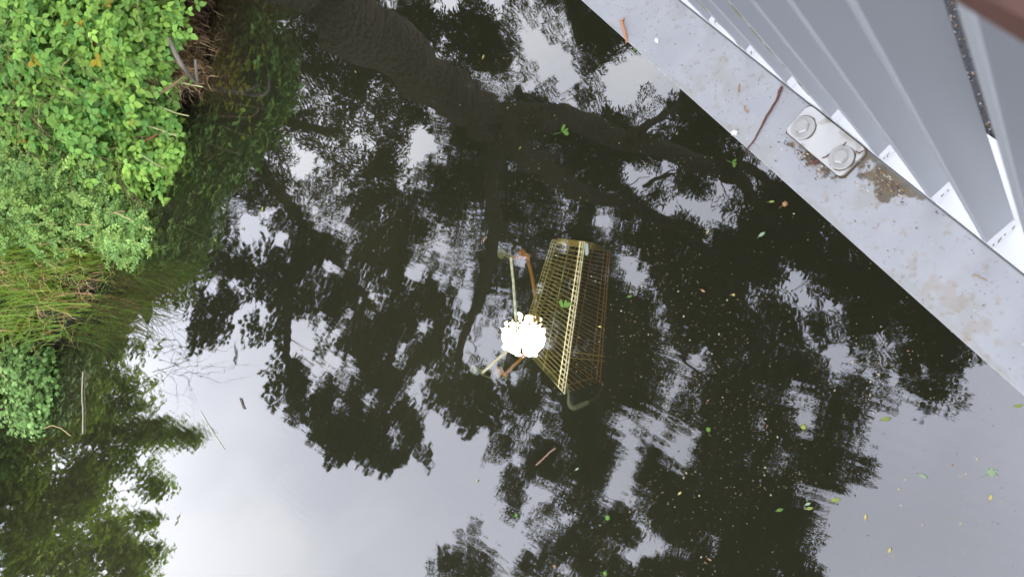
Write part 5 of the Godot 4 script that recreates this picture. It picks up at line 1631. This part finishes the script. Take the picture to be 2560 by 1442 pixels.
# ---------------------------------------------------------------- things floating on the river
func build_floaters(rng: RandomNumberGenerator) -> void:
	var fl := [[Vector3(1.045, 0.005, -2.776), -1.245, "sprig", 0.11, "green", "bright green two-leaved oak sprig floating above the dark trunk reflection", "oak sprig"],
	[Vector3(1.578, 0.005, -3.579), -0.228, "oval", 0.06, "yellow", "yellow leaf floating alone on the dark water left of the bright sky gap", "leaf"],
	[Vector3(1.524, 0.005, -4.997), -2.286, "oval", 0.045, "yellow", "small yellow leaf floating over the reflection of the big trunk", "leaf"],
	[Vector3(0.281, 0.005, -5.975), 0.384, "oval", 0.1, "lime", "long yellow-green leaf floating upright beside a bright sky patch near the bank", "leaf"],
	[Vector3(0.071, 0.005, -6.243), -1.473, "sprig", 0.05, "green", "small green seedling sprig floating nearer the bank than the long yellow-green leaf", "sprig"],
	[Vector3(-0.101, 0.005, -6.693), -0.582, "sprig", 0.07, "green", "pale green forked sprig floating closest to the brambles", "sprig"],
	[Vector3(0.691, 0.005, -1.273), -0.927, "maple", 0.075, "orange", "curled orange-brown dead leaf floating close beside the bridge beam", "dead leaf"],
	[Vector3(0.696, 0.005, -1.346), -1.407, "oval", 0.05, "lime", "narrow yellow-green leaf floating just left of the orange-brown dead leaf", "leaf"],
	[Vector3(0.895, 0.005, -1.602), -1.858, "sprig", 0.06, "green", "small green sprig floating between the trunk reflection and the beam", "sprig"],
	[Vector3(0.504, 0.005, -1.661), -0.459, "oval", 0.045, "yellow", "small yellow leaf floating below the reflected forked limb", "leaf"],
	[Vector3(0.521, 0.005, -1.365), -0.821, "oval", 0.07, "pale", "pale green upturned leaf floating on dark water towards the bolted plate", "leaf"],
	[Vector3(0.083, 0.008, -2.057), -1.176, "oval", 0.06, "green", "bright green leaf floating just right of the sunken trolley basket", "leaf"],
	[Vector3(-0.125, 0.005, -2.217), -1.464, "oval", 0.04, "yellow", "bright yellow leaf floating over the sunken rear half of the trolley", "leaf"],
	[Vector3(-0.39, 0.005, -0.983), 0.015, "maple", 0.075, "lime", "glossy lime green leaf floating at the edge of the tree reflection", "leaf"],
	[Vector3(-0.263, 0.005, -0.638), -1.089, "oval", 0.08, "lime", "yellow-green willow leaf floating on open grey water nearest the tree reflection", "leaf"],
	[Vector3(-0.375, 0.005, -0.205), -0.891, "maple", 0.1, "pale", "large pale green lobed leaf floating alone on grey water below the beam end", "lobed leaf"],
	[Vector3(-0.47, 0.005, -0.452), -1.769, "oval", 0.065, "pale", "pale green leaf floating on open grey water left of the large lobed leaf", "leaf"],
	[Vector3(-0.689, 0.005, -0.781), -1.04, "oval", 0.08, "lime", "long lime leaf floating at the tip of the lowest tree reflection lobe", "leaf"],
	[Vector3(-0.819, 0.005, -1.019), -0.993, "oval", 0.065, "green", "green leaf floating inside the dark reflection left of the lime leaf pair", "leaf"],
	[Vector3(-0.765, 0.005, -0.886), -1.104, "oval", 0.06, "lime", "lower leaf of the close pair of lime leaves floating at the reflection edge", "leaf"],
	[Vector3(-0.747, 0.005, -0.897), -0.912, "oval", 0.05, "pale", "upper paler leaf of the close pair of lime leaves at the reflection edge", "leaf"],
	[Vector3(-0.721, 0.005, -0.644), 0.014, "oval", 0.045, "yellow", "small pale yellow oval leaf floating alone on grey water", "leaf"],
	[Vector3(-0.831, 0.005, -0.525), -0.281, "oval", 0.05, "yellow", "small yellow leaf with dark rim floating on grey water low in the river", "leaf"],
	[Vector3(-0.481, 0.005, -0.198), -0.199, "oval", 0.05, "yellow", "small yellow leaf floating below the large pale lobed leaf", "leaf"],
	[Vector3(-0.081, 0.005, -0.163), -1.158, "oval", 0.06, "lime", "yellow-green leaf floating tight under the tip of the bridge beam", "leaf"],
	[Vector3(-0.531, 0.005, -1.449), 0.291, "maple", 0.07, "green", "bright green lobed leaf standing upright beside a round sky gap", "lobed leaf"],
	[Vector3(-1.174, 0.005, -1.927), -0.66, "maple", 0.085, "green", "bright green lobed leaf floating beside a long sky gap in the reflection", "lobed leaf"],
	[Vector3(-1.38, 0.005, -2.549), -1.102, "maple", 0.07, "green", "bright green lobed leaf floating at the left edge of the middle reflection", "lobed leaf"],
	[Vector3(-1.48, 0.005, -1.875), -1.491, "maple", 0.075, "green", "bright green lobed leaf floating lowest of all in the dark reflection", "lobed leaf"],
	[Vector3(-1.28, 0.005, -2.911), -0.645, "oval", 0.045, "pale", "pale bluish leaf scrap floating alone on the wide bright sky reflection", "leaf"],
	[Vector3(-0.976, 0.005, -2.187), -0.841, "oval", 0.05, "pale", "pale bluish leaf floating right of the floating brown stick", "leaf"],
	[Vector3(-0.906, 0.005, -1.537), -0.646, "oval", 0.045, "yellow", "yellow leaf floating on dark water below the round sky gap", "leaf"],
	[Vector3(-1.18, 0.005, -1.312), -1.718, "oval", 0.04, "orange", "golden leaf floating low in the dark reflection on the right", "leaf"],
	[Vector3(-1.572, 0.005, -2.214), -1.481, "oval", 0.045, "orange", "golden leaf floating low in the dark reflection near the bottom reflection spike", "leaf"],
	[Vector3(0.288, 0.005, -3.245), -0.212, "oval", 0.05, "orange", "small orange leaf floating above the rippled ring left of the trolley castors", "leaf"],
	[Vector3(0.932, 0.005, -3.085), -0.445, "oval", 0.04, "lime", "tiny lime leaf floating left of the oak sprig", "leaf"],
	[Vector3(0.183, 0.005, -1.624), -1.914, "oval", 0.05, "orange", "small orange leaf floating on dark water right of the trolley", "leaf"],
	[Vector3(1.557, 0.005, -2.341), -0.422, "oval", 0.06, "green", "green leaf floating against the upper edge of the bridge beam", "leaf"],
	[Vector3(0.188, 0.005, -1.449), -1.416, "maple", 0.04, "yellow", "crumpled pale yellow leaf floating beside a glittering sky patch", "leaf"],
	[Vector3(-0.066, 0.008, -2.507), -0.395, "sprig", 0.12, "green", "bright green water plant sprig caught in the trolley basket wires", "plant sprig"]]
	var tone := {"green": Color(0.10, 0.19, 0.035), "lime": Color(0.22, 0.26, 0.06), "yellow": Color(0.42, 0.35, 0.12), "orange": Color(0.34, 0.19, 0.09), "pale": Color(0.26, 0.34, 0.20)}
	var fm := leaf_mat(0.3, 0.4)
	for f in fl:
		var b := MB.new()
		var c: Color = tone[f[4]] * rng.randf_range(0.85, 1.1)
		var s: float = f[3] * (0.6 if f[2] != "sprig" else 0.9)
		if f[2] == "oval":
			b.leaf(Vector3(-s * 0.5, 0.001, 0), Vector3(1, 0.03, 0), Vector3.UP, s, [0.02, 0.13, 0.2, 0.19, 0.12, 0.0], 0.18, 0.04, c)
			b.tube([Vector3(-s * 0.5, 0.002, 0), Vector3(-s * 0.72, 0.002, s * 0.05)], [0.001], 4, c * 0.8)
		elif f[2] == "maple":
			b.lobed(Vector3(-s * 0.4, 0.003, 0), Vector3(1, 0.02, 0), Vector3.UP, s * 0.66, MAPLE, -0.08, c)
			b.tube([Vector3(-s * 0.3, 0.004, 0), Vector3(-s * 0.9, 0.002, s * 0.1)], [0.0012], 4, c * 0.8)
		else:
			b.tube([Vector3(-s * 0.6, 0.002, 0), Vector3(0, 0.004, s * 0.06), Vector3(s * 0.3, 0.003, 0)], [0.0018], 5, c * 0.7)
			for q in [[0.2, 0.5, 0.9], [0.1, -0.6, 0.8], [0.3, 0.0, 0.5]]:
				b.leaf(Vector3(s * q[0], 0.003, 0), Vector3(cos(q[1] * 1.6), 0.05, sin(q[1] * 1.6)), Vector3.UP, s * 0.6 * q[2], [0.05, 0.24, 0.16, 0.3, 0.2, 0.26, 0.0], 0.15, 0.05, c)
		var o := part("floating_" + String(f[6]).replace(" ", "_"), b.mesh(fm), self, Transform3D(Basis(Vector3.UP, f[1]), f[0]))
		tag(o, f[5], f[6])
	var stickm := mat(0.20, 0.12, 0.07, 0.8)
	for q in [[[Vector3(-0.9, 0.008, -2.364), Vector3(-0.933, 0.008, -2.392), Vector3(-0.986, 0.008, -2.435), Vector3(-1.041, 0.008, -2.477)], 0.0048, stickm, "floating_stick", "brown peeled stick floating slantwise on the dark reflection below the trolley", "stick"], [[Vector3(-1.431, 0.008, -5.75), Vector3(-1.465, 0.008, -5.711), Vector3(-1.506, 0.008, -5.657)], 0.006, mat(0.10, 0.08, 0.06, 0.8), "floating_stick", "short dark stick floating on the wide bright sky reflection", "stick"], [[Vector3(-1.707, 0.004, -6.364), Vector3(-1.763, 0.004, -6.253), Vector3(-1.834, 0.004, -6.094), Vector3(-1.931, 0.004, -5.845)], 0.003, mat(0.6, 0.58, 0.4, 0.8), "floating_straw", "long thin pale grass straw floating on the bright sky reflection", "straw"], [[Vector3(-1.928, 0.01, -9.044), Vector3(-2.173, 0.01, -8.963), Vector3(-2.357, 0.01, -8.841), Vector3(-2.59, 0.01, -8.743)], 0.008, mat(0.30, 0.28, 0.2, 0.9), "broken_reed", "pale broken reed stem lying in the water along the sedge bed", "reed"], [[Vector3(-2.823, 0.02, -9.818), Vector3(-2.724, 0.02, -9.601), Vector3(-2.682, 0.02, -9.337), Vector3(-2.691, 0.02, -9.022)], 0.006, mat(0.30, 0.25, 0.10, 0.9), "broken_reed", "curved yellow stem with a leaf tip lying in the water below the seedlings", "reed"]]:
		var b := MB.new()
		var cv := []
		var pts: Array = q[0]
		for i in pts.size() - 1:
			for k in 4:
				cv.append(pts[i].lerp(pts[i + 1], k / 4.0) + Vector3(rng.randf_range(-1, 1), rng.randf_range(-0.3, 0.3), rng.randf_range(-1, 1)) * q[1] * 0.5)
		cv.append(pts[pts.size() - 1])
		b.tube(cv, [q[1]], 7, Color.WHITE, 0.15, rng)
		tag(part(q[3], b.mesh(q[2]), self), q[4], q[5])
	# specks too many to count
	var gm := MB.new()
	gm.leaf(Vector3(-0.5, 0, 0), Vector3(1, 0, 0), Vector3.UP, 1.0, [0.05, 0.25, 0.3, 0.2, 0.0], 0.15, 0.0)
	var sm := StandardMaterial3D.new()
	sm.vertex_color_use_as_albedo = true
	sm.roughness = 0.7
	var centres: Array = [Vector2(0.904, -3.152), Vector2(0.484, -2.356), Vector2(0.205, -1.892), Vector2(0.002, -1.494), Vector2(-0.319, -1.217), Vector2(-0.906, -1.425), Vector2(-1.377, -1.809), Vector2(-0.516, -0.539), Vector2(-0.694, -0.277), Vector2(-0.095, -0.695)]
	var pl := []
	var tn := []
	for i in 4300:
		var c: Vector2 = centres[rng.randi() % centres.size()]
		var p := Vector2(c.x + rng.randfn(0, 0.42), c.y + rng.randfn(0, 0.42))
		if i > 3500:
			p = Vector2(rng.randf_range(-4.0, 2.5), rng.randf_range(-8.5, 0.2))
		if lump.get_noise_2d(p.x * 45.0 + 90.0, p.y * 45.0) < 0.0 and rng.randf() < 0.72:
			continue
		var s := rng.randf_range(0.0025, 0.007) * (2.0 if rng.randf() < 0.08 else 1.0)
		pl.append(Transform3D(Basis(Vector3.UP, rng.randf() * TAU).scaled(Vector3(s, s, s)), Vector3(p.x, 0.003, p.y)))
		var q := rng.randf()
		tn.append(Color(0.42, 0.33, 0.2) if q < 0.5 else Color(0.28, 0.15, 0.07) if q < 0.65 else Color(0.36, 0.36, 0.14) if q < 0.85 else Color(0.06, 0.05, 0.04))
	var sp := scatter("floating_specks", gm.mesh(sm), pl, tn, self)
	tag(sp, "tiny petals, seeds and leaf scraps drifting all over the river", "floating debris")
